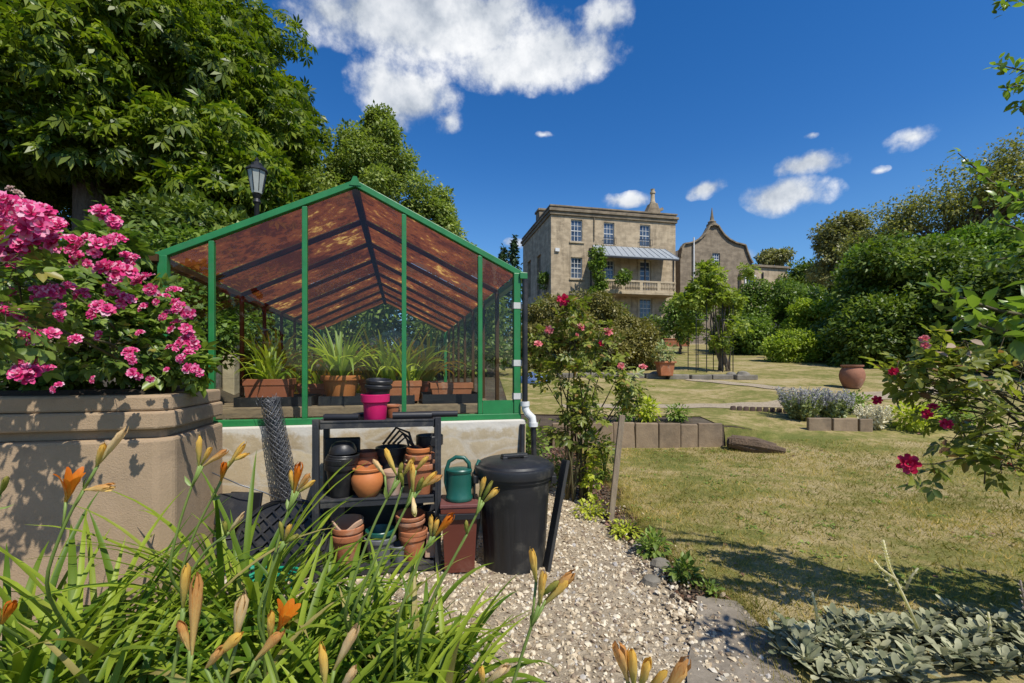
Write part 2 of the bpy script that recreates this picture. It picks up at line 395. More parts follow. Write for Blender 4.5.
# ------------------------------------------------------------------ greenhouse
GW, GL, ZR, ZE, ZA = 2.39, 6.0, .876, 1.976, 2.552
GREEN = pm('green_frame_paint', (.024, .215, .062), (.017, .155, .044), scale=8, rough=.42, bump=.05, bscale=60, spec=.45, stain=(.05, .16, .07), sscale=6, samt=.4, world=True)
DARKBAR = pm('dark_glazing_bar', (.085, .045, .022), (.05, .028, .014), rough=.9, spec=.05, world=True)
GLASS = glassmat('greenhouse_glass', refl=.045, dirt=.02)
def bronze():
    m, t, b, out = newmat('bronze_roof_sheet'); t.nt.nodes.remove(b)
    P = t.n('ShaderNodeNewGeometry').outputs['Position']
    tr = t.n('ShaderNodeBsdfTransparent'); tr.inputs[0].default_value = (.60, .20, .07, 1)
    tl = t.n('ShaderNodeBsdfTranslucent'); mp = t.n('ShaderNodeMapping'); mp.inputs['Scale'].default_value = (1, 1.7, 1); t.l(P, mp.inputs[0])
    n = t.math('ADD', t.math('MULTIPLY', t.noise(P, 2.3, 2, .5), .5), t.math('MULTIPLY', t.noise(P, 13, 6, .7, .2), .5))
    t.l(t.ramp(n, [(.3, (.10, .022, .006)), (.50, (.145, .034, .009)), (.585, (.19, .05, .012)), (.615, (.40, .18, .04)), (.68, (.72, .46, .11))]), tl.inputs[0])  # gold tones paint in sunlit leaves seen through the sheet
    gl = t.n('ShaderNodeBsdfGlossy', i_Roughness=.08); fr = t.n('ShaderNodeFresnel', i_IOR=1.4)
    a = t.n('ShaderNodeMixShader'); t.l(t.math('ADD', .48, t.math('MULTIPLY', t.step(n, .46, .54), .4)), a.inputs[0]); t.l(tr.outputs[0], a.inputs[1]); t.l(tl.outputs[0], a.inputs[2])
    c = t.n('ShaderNodeMixShader'); c.inputs[0].default_value = .025; t.l(a.outputs[0], c.inputs[1]); t.l(gl.outputs[0], c.inputs[2]); t.l(c.outputs[0], out.inputs[0])
    return m
BRONZE = bronze()
def wallmat():
    m, t, b, out = newmat('limewashed_rubble_wall')
    P = t.n('ShaderNodeNewGeometry').outputs['Position']
    dt = t.n('ShaderNodeVectorMath', operation='ADD'); nz = t.n('ShaderNodeTexNoise', i_Scale=4.0, i_Detail=3); t.l(P, nz.inputs['Vector'])
    ml = t.n('ShaderNodeVectorMath', operation='SCALE'); ml.inputs['Scale'].default_value = .12; t.l(nz.outputs['Color'], ml.inputs[0]); t.l(P, dt.inputs[0]); t.l(ml.outputs[0], dt.inputs[1])
    mp = t.n('ShaderNodeMapping'); mp.inputs['Scale'].default_value = (3.0, 3.0, 5.2); t.l(dt.outputs[0], mp.inputs[0])
    vo = t.n('ShaderNodeTexVoronoi', i_Scale=1.0, feature='DISTANCE_TO_EDGE'); t.l(mp.outputs[0], vo.inputs['Vector'])
    vc = t.n('ShaderNodeTexVoronoi', i_Scale=1.0); t.l(mp.outputs[0], vc.inputs['Vector'])
    sp = t.n('ShaderNodeSeparateColor'); t.l(vc.outputs['Color'], sp.inputs[0])
    col = t.ramp(sp.outputs[0], [(.1, (.42, .32, .19)), (.5, (.52, .43, .28)), (.9, (.34, .26, .155))])
    col = t.mix(t.math('MULTIPLY', t.step(t.noise(P, 9, 8, .7), .46, .70), .6), col, (.60, .54, .44))
    col = t.mix(t.math('MULTIPLY', t.step(vo.outputs[0], .07, .0), .7), col, (.50, .45, .36))
    sz = t.n('ShaderNodeSeparateXYZ'); t.l(P, sz.inputs[0])
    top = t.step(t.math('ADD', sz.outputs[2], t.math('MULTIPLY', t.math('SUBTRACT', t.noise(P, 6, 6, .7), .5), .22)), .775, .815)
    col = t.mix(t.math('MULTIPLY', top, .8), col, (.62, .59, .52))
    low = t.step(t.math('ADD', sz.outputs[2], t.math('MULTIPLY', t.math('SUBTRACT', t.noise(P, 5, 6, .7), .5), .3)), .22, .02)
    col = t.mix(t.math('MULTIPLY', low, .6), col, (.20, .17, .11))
    t.l(col, b.inputs['Base Color']); b.inputs['Roughness'].default_value = .92
    bp = t.n('ShaderNodeBump', i_Strength=.55, i_Distance=.012)
    t.l(t.math('ADD', t.math('MULTIPLY', t.step(vo.outputs[0], 0, .2), .25), t.math('MULTIPLY', t.noise(P, 30, 6, .7), .5)), bp.inputs['Height']); t.l(bp.outputs[0], b.inputs['Normal'])
    return m
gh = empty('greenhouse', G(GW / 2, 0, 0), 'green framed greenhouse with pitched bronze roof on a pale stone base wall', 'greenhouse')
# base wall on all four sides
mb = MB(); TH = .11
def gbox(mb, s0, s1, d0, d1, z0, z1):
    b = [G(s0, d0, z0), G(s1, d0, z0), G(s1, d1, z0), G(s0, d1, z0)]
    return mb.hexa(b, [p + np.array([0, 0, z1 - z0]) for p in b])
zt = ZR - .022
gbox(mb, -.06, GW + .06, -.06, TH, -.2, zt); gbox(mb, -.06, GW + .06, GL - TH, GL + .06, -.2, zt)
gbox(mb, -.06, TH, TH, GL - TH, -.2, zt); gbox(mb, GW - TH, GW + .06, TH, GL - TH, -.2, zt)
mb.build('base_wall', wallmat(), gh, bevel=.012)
def zroof(s): return ZE + (ZA - ZE) * (1 - abs(s - GW / 2) / (GW / 2))
def part_bar(name, a, b, w, h, mat=GREEN, up=(0, 0, 1), label=None, bevel=.004):
    return MB().bar(a, b, w, h, up).build(name, mat, gh, label, bevel=bevel)
part_bar('sill_rail', G(-.03, 0, ZR), G(GW + .03, 0, ZR), .06, .045)
part_bar('sill_rail', G(-.03, GL, ZR), G(GW + .03, GL, ZR), .06, .045)
for s in (0, GW): part_bar('sill_rail', G(s, .032, ZR), G(s, GL - .032, ZR), .055, .045)
for dd in (0, GL):
    for s in (0, GW): part_bar('corner_post', G(s, dd, ZR + .023), G(s, dd, ZE + .01), .055, .055, up=GA)
    for s in (.281, .859, 1.535, 2.10): part_bar('glazing_bar', G(s, dd, ZR + .023), G(s, dd, zroof(s) - .01), .034, .04, up=GA)
    for s0, s1 in ((-.06, GW / 2), (GW + .06, GW / 2)):
        za = ZE + .02 - (.06 * (ZA - ZE) / (GW / 2)); part_bar('gable_rafter', G(s0, dd, za), G(s1, dd, ZA + .02), .044, .05, up=GA)
    MB().hexa([G(GW / 2 - .04, dd - .03, ZA + .0), G(GW / 2 + .04, dd - .03, ZA + .0), G(GW / 2 + .04, dd + .03, ZA + .0), G(GW / 2 - .04, dd + .03, ZA + .0)],
              [G(GW / 2 - .012, dd - .03, ZA + .065), G(GW / 2 + .012, dd - .03, ZA + .065), G(GW / 2 + .012, dd + .03, ZA + .065), G(GW / 2 - .012, dd + .03, ZA + .065)]).build('ridge_cap', GREEN, gh)
for s in (0, GW):
    sg = -1 if s == 0 else 1
    part_bar('eave_gutter', G(s + sg * .045, -.05, ZE - .012), G(s + sg * .045, GL + .05, ZE - .012), .06, .05, GREEN if s else DARKBAR)  # left gutter and side bars: indoor shade put into their dark colour
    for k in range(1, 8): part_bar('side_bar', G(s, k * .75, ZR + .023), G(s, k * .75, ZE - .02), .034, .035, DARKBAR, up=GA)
    q = [G(s, .03, ZR + .02), G(s, GL - .03, ZR + .02), G(s, GL - .03, ZE), G(s, .03, ZE)]
    MB().add(q, [(0, 1, 2, 3)]).build('side_glass', GLASS, gh)
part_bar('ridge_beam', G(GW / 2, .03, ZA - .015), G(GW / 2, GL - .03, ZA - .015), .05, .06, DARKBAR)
edges = [0.028, .281, .859, 1.535, 2.10, GW - .028]
for dd in (0.0, GL):
    for a, b in zip(edges[:-1], edges[1:]):
        q = [G(a, dd, ZR + .02), G(b, dd, ZR + .02), G(b, dd, zroof(b) - .01)]
        if a < GW / 2 < b: q.append(G(GW / 2, dd, ZA - .01))
        q.append(G(a, dd, zroof(a) - .01)); MB().add(q, [tuple(range(len(q)))]).build('gable_glass', GLASS, gh)
for k in range(8):
    d0, d1 = k * .75 + .02, (k + 1) * .75 - .02
    for s in (0, GW):
        q = [G(s, d0, ZE + .01), G(s, d1, ZE + .01), G(GW / 2, d1, ZA + .012), G(GW / 2, d0, ZA + .012)]
        MB().add(q, [(0, 1, 2, 3)]).build('roof_sheet', BRONZE, gh)
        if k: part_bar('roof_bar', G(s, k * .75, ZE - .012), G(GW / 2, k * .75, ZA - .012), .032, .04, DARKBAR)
# kick plate at the right-hand end and tape round the corner post, drain at the corner
gbox(MB(), 2.12, GW - .03, -.016, -.006, ZR + .024, ZR + .125).build('kick_plate', GREEN, gh)
TAPE = pm('silver_tape', (.62, .62, .58), (.5, .5, .46), rough=.5, world=True)
for pz in (306, 363, 396):
    z = CZ - (pz - HOR) / F * 3.55
    gbox(MB(), GW - .030, GW + .0335, -.031, .0305, z - .024, z + .024).build('tape_band', TAPE, gh)
BLACKP = pm('black_plastic', (.022, .022, .024), (.014, .014, .016), scale=5, rough=.42, bump=.08, bscale=80, spec=.45, stain=(.075, .068, .058), sscale=5, samt=.5, rvar=.25)
WHITEP = pm('white_plastic_pipe', (.75, .75, .72), (.6, .6, .56), rough=.35, bump=.03)
dp = empty('drainpipe', G(GW + .07, -.04, 0), 'dark downpipe with white elbow at the right corner of the greenhouse', 'drainpipe')
c0 = G(GW + .055, -.045, 0)
MB().tube([c0 + (0, 0, ZE - .04), c0 + (0, 0, .98)], .022, 12).build('downpipe', BLACKP, dp, smooth=40)
mb = MB().tube([c0 + (0, 0, .99), c0 + (.005, 0, .93), c0 + (.02, -.01, .90), c0 + (.055, -.02, .87), c0 + (.065, -.02, .80)], .029, 12)
mb.lathe([(.036, 0), (.036, .035)], c0 + (0, 0, .955), 14).lathe([(.036, 0), (.036, .03)], c0 + (.064, -.02, .80), 14)
mb.build('elbow', WHITEP, dp, smooth=40)
MB().tube([c0 + (.064, -.02, .80), c0 + (.075, -.03, .35)], .021, 12).build('lower_pipe', BLACKP, dp, smooth=40)
MB().tube([c0 + (-.02, -.03, .82), c0 + (-.03, -.09, .2)], .02, 12).build('hose_end', BLACKP, dp, smooth=40)

# ------------------------------------------------------------------ staging, trays and pots inside
WOOD = pm('weathered_timber', (.33, .235, .14), (.19, .13, .08), scale=3, rough=.85, bump=.4, bscale=30, stretch=(2, 14, 14), stain=(.10, .08, .06))
TERRA = pm('terracotta', (.44, .155, .062), (.31, .105, .045), scale=7, rough=.78, bump=.15, bscale=60, stain=(.52, .38, .28), sscale=6, samt=.42, rvar=.14)
TERRAN = pm('new_terracotta', (.56, .20, .06), (.47, .15, .045), scale=5, rough=.6, bump=.08, bscale=60, spec=.35)
BROWNP = pm('brown_plastic_trough', (.36, .115, .055), (.28, .085, .04), scale=4, rough=.5, bump=.05, rvar=.12)
SOIL = pm('potting_soil', (.05, .035, .022), (.025, .018, .012), scale=30, rough=1, bump=.8, bscale=60)
st = empty('staging_bench', G(GW / 2, .6, 0), 'slatted timber staging bench inside the greenhouse behind the front glass', 'bench')
for d in (.25, .50, .75, 1.0): gbox(MB(), .10, GW - .10, d, d + .09, .935, .96).build('slat', WOOD, st, bevel=.003)
gbox(MB(), .10, GW - .10, .22, .245, .885, .955).build('front_board', WOOD, st, bevel=.003)
for s in (.2, GW / 2, GW - .2):
    for d in (.3, 1.0): gbox(MB(), s - .025, s + .025, d, d + .05, .3, .933).build('leg', WOOD, st)
def tray(s0, s1, d0, d1, z, h, label):
    mb = MB(); gbox(mb, s0, s1, d0, d1, z, z + .01)
    for a, b, c, d in ((s0, s1, d0, d0 + .008), (s0, s1, d1 - .008, d1), (s0, s0 + .008, d0 + .0085, d1 - .0085), (s1 - .008, s1, d0 + .0085, d1 - .0085)): gbox(mb, a, b, c, d, z + .0105, z + h)
    mb.build('seed_tray', BLACKP, None, label, 'tray', 'black trays under the greenhouse pots')
tray(.32, .85, .28, .70, .962, .07, 'black plastic tray under the left box trough in the greenhouse')
tray(.90, 1.62, .28, .70, .962, .07, 'long black plastic tray behind the pink pot inside the greenhouse')
tray(1.68, 2.16, .28, .70, .962, .075, 'black plastic tray under the right trough inside the greenhouse')
AGA = leafmat('strap_leaf', (.09, .16, .022), (.24, .31, .05), trans=.4, tint=(1.3, 1.4, .6), patch=0)
def strap_plant(mb, c, n, L, w=.026, spread=1.0, up=.9, seg=7, zr=0, lmin=.15):
    for i in range(n):
        a = rd.uniform(0, 2 * math.pi); l = L * rd.uniform(.65, 1.15); lean = rd.uniform(lmin, .8) * spread
        d = np.array([math.cos(a), math.sin(a), 0]); q = np.array([-d[1], d[0], 0]); ww = w * rd.uniform(.7, 1.15)
        p = np.array(c, float) + d * rd.uniform(0, .05) + q * rd.uniform(-.03, .03); ang_ = R(90) - lean * .5; bend = lean * rd.uniform(1.1, 2.4) / seg * 1.25
        V = []; tw = rd.uniform(-.4, .4)
        for k in range(seg + 1):
            t_ = k / seg; wk = ww * (.75 + .5 * t_) * (1 - t_ ** 3) * .5 + .0004
            qq = q * math.cos(tw * t_) + np.array([0, 0, 1]) * math.sin(tw * t_)
            nn = np.cross(d * math.cos(ang_) + np.array([0, 0, math.sin(ang_)]), qq)
            V += [p + qq * wk, p - nn * wk * .35, p - qq * wk]
            p = p + (d * math.cos(ang_) + np.array([0, 0, math.sin(ang_)])) * l / seg; ang_ -= bend * (.4 + 1.2 * t_)
        fs = []
        for k in range(seg):
            b = 3 * k; fs += [(b, b + 3, b + 4, b + 1), (b + 1, b + 4, b + 5, b + 2)]
        mb.add(V, np.array(fs))
def rim_box(mb, c, sx, sy, h, taper=.86, rim=.05):   # rectangular trough with rolled rim, open top
    c = np.array(c, float); 
    def loop(kx, ky, z): return [c + GG * sx / 2 * i * kx + GA * sy / 2 * j * ky + np.array([0, 0, z]) for i, j in ((-1, -1), (1, -1), (1, 1), (-1, 1))]
    L = [loop(taper, taper, 0), loop(.95, .95, h - rim), loop(1, 1, h - rim + .002), loop(1, 1, h), loop(.9, .86, h), loop(.88, .84, h - .06)]
    V = sum(L, []); n = len(L)
    mb.add(V, [(3, 2, 1, 0)] + [(4 * i + k, 4 * i + (k + 1) % 4, 4 * i + 4 + (k + 1) % 4, 4 * i + 4 + k) for i in range(n - 1) for k in range(4)])
    return L
def potted_trough(s, d, z, sx, sy, h, label, n, L, mat, group='planted pots in the greenhouse', name='potted_plant'):
    c = G(s, d, z); r = empty(name, c, label, 'potted plant', group)
    mb = MB(); rim_box(mb, c, sx, sy, h); mb.build('trough', mat, r, bevel=.008)
    MB().hexa([c + GG * sx * .42 * i + GA * sy * .40 * j + np.array([0, 0, h - .09]) for i, j in ((-1, -1), (1, -1), (1, 1), (-1, 1))],
              [c + GG * sx * .43 * i + GA * sy * .41 * j + np.array([0, 0, h - .04]) for i, j in ((-1, -1), (1, -1), (1, 1), (-1, 1))]).build('soil', SOIL, r)
    mb = MB()
    if n:
        for k in range(4): strap_plant(mb, c + GG * sx * rd.uniform(-.3, .3) + GA * sy * rd.uniform(-.2, .2) + np.array([0, 0, h - .05]), max(4, n // 4), L * 1.15, w=.034, spread=1.5)
        mb.build('foliage', AGA, r, smooth=True)
    return r
def pot_prof(r, h, rim=.12, rr=1.12, wall=.1, taper=.72):
    R1 = r / rr; hr = h * (1 - rim * 1.6)
    return [(r * taper * .5, 0), (R1 * taper, .0), (R1 * taper + .002, .004), (R1 * .985, hr), (r * .985, hr + .003), (r, hr + .008), (r, h - .004), (r - .003, h), (r * (1 - wall), h), (r * (1 - wall) - .003, h - .006), (R1 * taper * .9, .02), (0, .02)]
def potted_round(s, d, z, r_, h, label, n, L, mat):
    c = G(s, d, z); r = empty('potted_plant', c, label, 'potted plant', 'planted pots in the greenhouse')
    MB().lathe(pot_prof(r_, h), c, 28).build('pot', mat, r, smooth=35)
    MB().lathe([(r_ * .8, h - .05), (r_ * .6, h - .035), (0, h - .03)], c, 20).build('soil', SOIL, r)
    mb = MB(); strap_plant(mb, c + (0, 0, h - .04), int(n * .95), L * 1.15, w=.034, spread=1.5); mb.build('foliage', AGA, r, smooth=True); return r
ZT = .975
potted_trough(.52, .46, ZT, .33, .22, .19, 'strap leaved plant in a brown box trough at the left end of the greenhouse bench', 44, .36, BROWNP)
potted_round(1.04, .46, ZT, .155, .215, 'bushy strap leaved plant in a large round terracotta pot beside the second glazing bar', 70, .44, TERRAN)
potted_trough(1.50, .52, ZT, .36, .24, .17, 'spiky yellow green plant in a terracotta trough behind the pink pot', 80, .46, TERRA)
potted_trough(1.93, .50, ZT + .01, .36, .20, .14, 'low rectangular terracotta trough of bare soil at the right end of the bench', 0, .3, TERRA, name='empty_trough')
potted_trough(.80, .85, ZT - .02, .30, .22, .16, 'small brown trough with sparse leaves behind the left box trough', 28, .34, BROWNP)
potted_round(1.25, .95, ZT - .02, .12, .19, 'round pot with long drooping leaves at the back of the bench middle', 50, .5, TERRA)
potted_round(1.75, 1.0, ZT - .02, .11, .17, 'round terracotta pot with arching leaves at the back right of the bench', 46, .45, TERRA)
potted_round(.40, 1.2, ZT - .02, .12, .18, 'round terracotta pot with arching leaves at the back left of the bench', 40, .5, TERRA)
for (s, d, zl, hh, lab) in ((.35, 2.6, .3, 1.0, 'leafy potted shrub at the left wall deep inside the greenhouse'), (1.0, 3.8, .4, 1.05, 'leafy potted shrub in the middle far end inside the greenhouse'), (1.6, 4.9, .4, 1.1, 'leafy potted shrub against the far gable inside the greenhouse'), (.7, 5.2, .4, 1.0, 'leafy potted shrub in the far left corner inside the greenhouse')):
    c = G(s, d, zl); r = empty('potted_shrub', c, lab, 'potted plant', 'potted shrubs deep in the greenhouse')
    MB().lathe(pot_prof(.17, .3), c, 20).build('pot', TERRA, r, smooth=35)
    mb = MB(); n = 420; o = rdir(n) * (rng.random((n, 1)) ** .4) * np.array([.33, .33, .42]); P = c + (0, 0, .3 + hh * .45) + o
    mb.inst(T_FOLD, P, nrm(o + rdir(n) * .2), rdir(n) * .4 + (0, 0, 1), rng.uniform(.07, .13, n)); mb.tube([c + (0, 0, .2), c + (0, 0, .9)], .015, 6)
    mb.build('foliage', AGA, r)

# ------------------------------------------------------------------ plastic shelf unit and what stands on it
SHELF_A = set(bpy.data.objects)
SHY, SHB, SX0, SX1 = 2.72, 3.02, -1.165, -.462
GREYP = pm('dark_grey_shelf_plastic', (.035, .036, .04), (.025, .026, .03), scale=6, rough=.5, bump=.06, bscale=70, stain=(.14, .125, .10), sscale=6, samt=.5)
sh = empty('shelf_unit', ((SX0 + SX1) / 2, 2.87, 0), 'dark grey plastic shelf unit of three tiers stacked with flowerpots against the wall', 'shelf')
for zs in (.925, .462, .055):
    mb = MB(); w_ = SX1 - SX0
    for k in range(9):                      # slotted deck
        y = SHY + .02 + k * (SHB - SHY - .05) / 8.0; mb.box(((SX0 + SX1) / 2, y + .006, zs), (w_ - .06, .026, .012))
    for y in (SHY, SHB): mb.box(((SX0 + SX1) / 2, y, zs - .008), (w_ - .05, .022, .046)); mb.box(((SX0 + SX1) / 2, y + (-.0125 if y == SHY else .0125), zs + .009), (w_ - .055, .006, .010))
    for x in (SX0 + .02, SX1 - .02): mb.box((x, (SHY + SHB) / 2, zs - .012), (.022, SHB - SHY - .05, .055))
    mb.build('shelf', GREYP, sh, bevel=.0015)
for x in (SX0, SX1):
    for y in (SHY, SHB):
        mb = MB(); mb.box((x, y, .475), (.036, .036, .95)); mb.box((x, y - .0195 if y == SHY else y + .0195, .47), (.012, .005, .88)); mb.build('post', GREYP, sh, bevel=.002)
PINK = pm('pink_plastic', (.62, .012, .13), (.52, .01, .10), rough=.38, bump=.03, spec=.5)
GREENP = pm('green_plastic', (.014, .105, .078), (.010, .08, .06), rough=.36, bump=.03, spec=.5, stain=(.06, .16, .12), sscale=8, samt=.3)
GREYPOT = pm('grey_plastic_pot', (.16, .165, .17), (.11, .115, .12), rough=.5, stain=(.3, .28, .25), samt=.4)
LOST = pm('pale_weathered_clay', (.50, .33, .23), (.40, .24, .15), rough=.85, bump=.2, stain=(.6, .5, .42), samt=.5)
def pot(x, y, z, r_, h, mat, label, group=None, tilt=None, cat='flowerpot', name='flowerpot', prof=None, flip=False):
    p = prof or pot_prof(r_, h)
    if flip: p = [(a, h - b) for a, b in reversed(p)]
    M = None
    if tilt: M = rotax((math.cos(tilt[0]), math.sin(tilt[0]), 0), tilt[1])
    return MB().lathe(p, (x, y, z), 30, M).build(name, mat, None, label, cat, group, smooth=35)
zt_ = .932; z2 = .470; z3 = .062
gtop = 'pots on the top shelf'
ppf = [(.03, 0), (.062, 0), (.066, .006), (.072, .105), (.079, .108), (.085, .112), (.087, .155), (.084, .158), (.080, .156), (.068, .1), (.06, .02), (0, .02)]
pot(-.84, 2.80, zt_, 0, 0, PINK, 'bright pink plastic pot on the top shelf', gtop, prof=ppf)
pot(-.828, 2.81, zt_ + .085, .082, .13, BLACKP, 'black plastic pot nested in the bright pink pot', gtop, tilt=(1.0, .06))
pot(-.822, 2.825, zt_ + .118, .080, .13, BLACKP, 'black plastic pot topmost in the pink pot, its rim highest of all', gtop, tilt=(.4, .12))
pot(-.745, 2.90, zt_, .05, .085, TERRA, 'little terracotta pot half hidden behind the pink pot', gtop)
PIPE = pm('black_pipe', (.03, .03, .033), (.02, .02, .023), rough=.45, bump=.04, rvar=.2)
def pipe(a, b, r_, label):
    a = np.array(a); b = np.array(b); d = nrm(b - a); mb = MB(); mb.tube([a, b, b - d * .001, a + d * .03], [r_, r_, r_ * .82, r_ * .82], 14, cap=False)
    mb.build('plastic_pipe', PIPE, None, label, 'pipe', 'black pipes lying on the top shelf', smooth=40)
pipe((-1.13, 2.80, zt_ + .022), (-.93, 2.77, zt_ + .022), .021, 'short black pipe lying left of the pink pot')
pipe((-.735, 2.765, zt_ + .026), (-.50, 2.775, zt_ + .024), .024, 'thick black pipe lying right of the pink pot, in front')
pipe((-.60, 2.845, zt_ + .024), (-.335, 2.82, zt_ + .026), .020, 'black pipe overhanging the right end of the top shelf')
pipe((-.99, 2.92, zt_ + .02), (-.70, 2.90, zt_ + .05), .012, 'thin black pipe behind the pink pot')
# middle shelf
gb = 'black nursery pots stacked on the middle shelf'
for k, (h0, rr) in enumerate(((0, .094), (.045, .096), (.068, .095), (.092, .093))):
    pot(-1.045 + .003 * k, 2.83, z2 + h0, rr, .20 - .012 * k, BLACKP, ['bottom black nursery pot of the stack at the left of the middle shelf', 'second black nursery pot up in the stack at the left of the middle shelf', 'third black nursery pot up in the stack left of the orange urn pot', 'fourth black nursery pot, just under the upturned one, middle shelf'][k], gb, tilt=(.5 * k, .015 * k))
pot(-1.033, 2.83, z2 + .262, .078, .085, BLACKP, 'upturned round black pot crowning the stack on the middle shelf', gb, prof=[(.080, 0), (.080, .012), (.076, .025), (.066, .05), (.045, .066), (0, .07)])
bulb = [(.03, 0), (.052, 0), (.062, .012), (.083, .05), (.094, .085), (.094, .112), (.084, .138), (.074, .150), (.074, .156), (.086, .160), (.088, .172), (.084, .176), (.074, .174), (.07, .15), (.06, .05), (0, .03)]
pot(-.885, 2.79, z2, 0, 0, TERRAN, 'glossy bulbous orange terracotta pot with a flared rim on the middle shelf', None, prof=bulb)
gm_ = 'terracotta pots on the middle shelf'
pot(-.915, 2.93, z2, .085, .22, TERRA, 'dark terracotta pot behind the bulbous orange pot', gm_)
pot(-.905, 2.935, z2 + .06, .078, .19, BROWNP, 'dull red brown pot stacked high behind the bulbous orange pot', gm_)
pot(-.735, 2.80, z2, .062, .15, LOST, 'pale weathered clay pot right of the bulbous orange pot', gm_)
pot(-.565, 2.81, z2, .105, .19, TERRA, 'wide terracotta pot at the bottom of the right stack, middle shelf', gm_)
pot(-.57, 2.81, z2 + .075, .092, .17, TERRA, 'terracotta pot in the middle of the right stack, middle shelf', gm_)
pot(-.575, 2.815, z2 + .135, .080, .15, TERRAN, 'cleaner terracotta pot on top of the right stack, middle shelf', gm_)
pot(-.51, 2.94, z2, .088, .34, BLACKP, 'tall black pot at the back right corner of the middle shelf', gb)
pot(-.75, 2.95, z2, .105, .27, BLACKP, 'large black pot at the back centre of the middle shelf', gb)
MB().box((-1.06, 2.965, z2 + .17), (.22, .03, .33), rotax((1, 0, 0), -.06)).build('seed_tray', BLACKP, None, 'black flat tray standing upright behind the black pots', 'tray', bevel=.01)
mb = MB()
for q in range(4): mb.tube([(-.80 + .03 * q, 2.86, z2 + .30), (-.72 + .02 * q, 2.88, z2 + .40 - .02 * q), (-.64, 2.86, z2 + .37 - .03 * q), (-.61 + .01 * q, 2.84, z2 + .27)], .008, 6)
mb.build('hose_offcut', BLACKP, None, 'offcuts of black hose lying over the pots under the top shelf', 'hose', smooth=True)
# bottom shelf
gl_ = 'pots on the bottom shelf'
pot(-1.005, 2.80, z3, .093, .19, TERRA, 'bottom terracotta pot of the left stack on the lowest shelf', gl_)
pot(-1.0, 2.80, z3 + .055, .094, .18, TERRA, 'middle terracotta pot of the left stack on the lowest shelf', gl_)
mb = MB(); prof = pot_prof(.092, .17); n = 36; a = np.arange(n) * 2 * math.pi / n; V = []
for r_, z in prof:
    dip = -.045 * np.exp(-((a - 4.6) / .55) ** 2) * (1 if z > .12 else 0); V.append(np.stack([r_ * np.cos(a) - 1.0, r_ * np.sin(a) + 2.80, z3 + .105 + z + dip], 1))
V = np.concatenate(V); mb.add(V, [(i * n + k, i * n + (k + 1) % n, (i + 1) * n + (k + 1) % n, (i + 1) * n + k) for i in range(len(prof) - 1) for k in range(n)])
mb.build('flowerpot', LOST, None, 'broken terracotta pot with a chipped rim topping the left stack, lowest shelf', 'flowerpot', gl_, smooth=35)
pot(-.81, 2.80, z3, .098, .16, GREYPOT, 'scuffed grey pot holding the green pot on the lowest shelf', gl_)
pot(-.81, 2.80, z3 + .05, .090, .15, GREENP, 'dark green plastic pot nested in the grey pot, lowest shelf', gl_)
pot(-.70, 2.785, z3, .06, .105, GREYPOT, 'small grey pot in front of the tall terracotta stack, lowest shelf', gl_)
pot(-.615, 2.79, z3, .086, .165, TERRA, 'bottom terracotta pot of the tall right stack on the lowest shelf', gl_)
pot(-.612, 2.79, z3 + .036, .089, .155, TERRA, 'second terracotta pot up in the tall right stack, lowest shelf', gl_)
pot(-.63, 2.80, z3 + .115, .090, .14, TERRA, 'third terracotta pot up in the tall right stack, lowest shelf', gl_, tilt=(.3, .05))
pot(-.632, 2.80, z3 + .16, .092, .13, TERRA, 'topmost terracotta pot of the tall right stack, lowest shelf', gl_, tilt=(.2, .10))
pot(-.505, 2.90, z3, .088, .28, BLACKP, 'black pot at the back right corner of the lowest shelf', gl_)
MB().box((-.50, 2.82, z3 + .085), (.07, .11, .155), rotax((0, 1, 0), .1)).build('paving_offcut', LOST, None, 'pale clay block leaning at the right end of the lowest shelf', 'block', bevel=.006)
MB().box((-.80, 2.985, z3 + .17), (.5, .012, .30), rotax((1, 0, 0), -.1)).build('seed_tray', BLACKP, None, 'black tray standing behind the terracotta stacks on the lowest shelf', 'tray', bevel=.004)

# the unit and its load stand turned a little towards the gable
for o in [o for o in bpy.data.objects if o not in SHELF_A and o.parent is None]:
    p = np.array(o.location) - (-.81, 2.80, 0); p = rotz(R(11)) @ p + (-.81, 2.80, 0); o.location = tuple(p); o.rotation_euler = (0, 0, R(11))
# ------------------------------------------------------------------ bin, box, watering can, boards
bn = empty('dustbin', (.015, 2.92, 0), 'black plastic dustbin with its lid on beside the watering can', 'dustbin')
BINM = pm('dustbin_plastic', (.020, .020, .021), (.013, .013, .014), scale=3, rough=.46, bump=.1, bscale=70, spec=.5, stain=(.11, .10, .08), sscale=4.5, samt=.55)
n = 72; a = np.arange(n) * 2 * math.pi / n; rings = [(.188, 0), (.195, .004)] + [(.195 + (.226 - .195) * q, .03 + .52 * q) for q in np.linspace(0, 1, 8)] + [(.240, .552), (.243, .60), (.243, .612), (.232, .612), (.19, .02), (.0001, .02)]
V = []
for i, (r_, z) in enumerate(rings):
    rr = r_ - (.006 * (np.sin(a * 18) > .35) if 2 <= i <= 9 else 0); V.append(np.stack([rr * np.cos(a) + .015, rr * np.sin(a) + 2.92, np.full(n, z) + Hs(0, 2.92)], 1))
mb = MB(); mb.add(np.concatenate(V), [(i * n + k, i * n + (k + 1) % n, (i + 1) * n + (k + 1) % n, (i + 1) * n + k) for i in range(len(rings) - 1) for k in range(n)]); mb.build('body', BINM, bn, smooth=30)
lid = MB().lathe([(.238, .575), (.252, .578), (.256, .62), (.252, .632), (.235, .637), (.228, .650), (.20, .662), (.10, .672), (0, .675)], (.015, 2.92, 0), 64).build('lid', BINM, bn, smooth=30)
hm = rotz(.35)
mb = MB(); mb.box(np.array([.015, 2.92, .690]), (.17, .05, .022), hm)
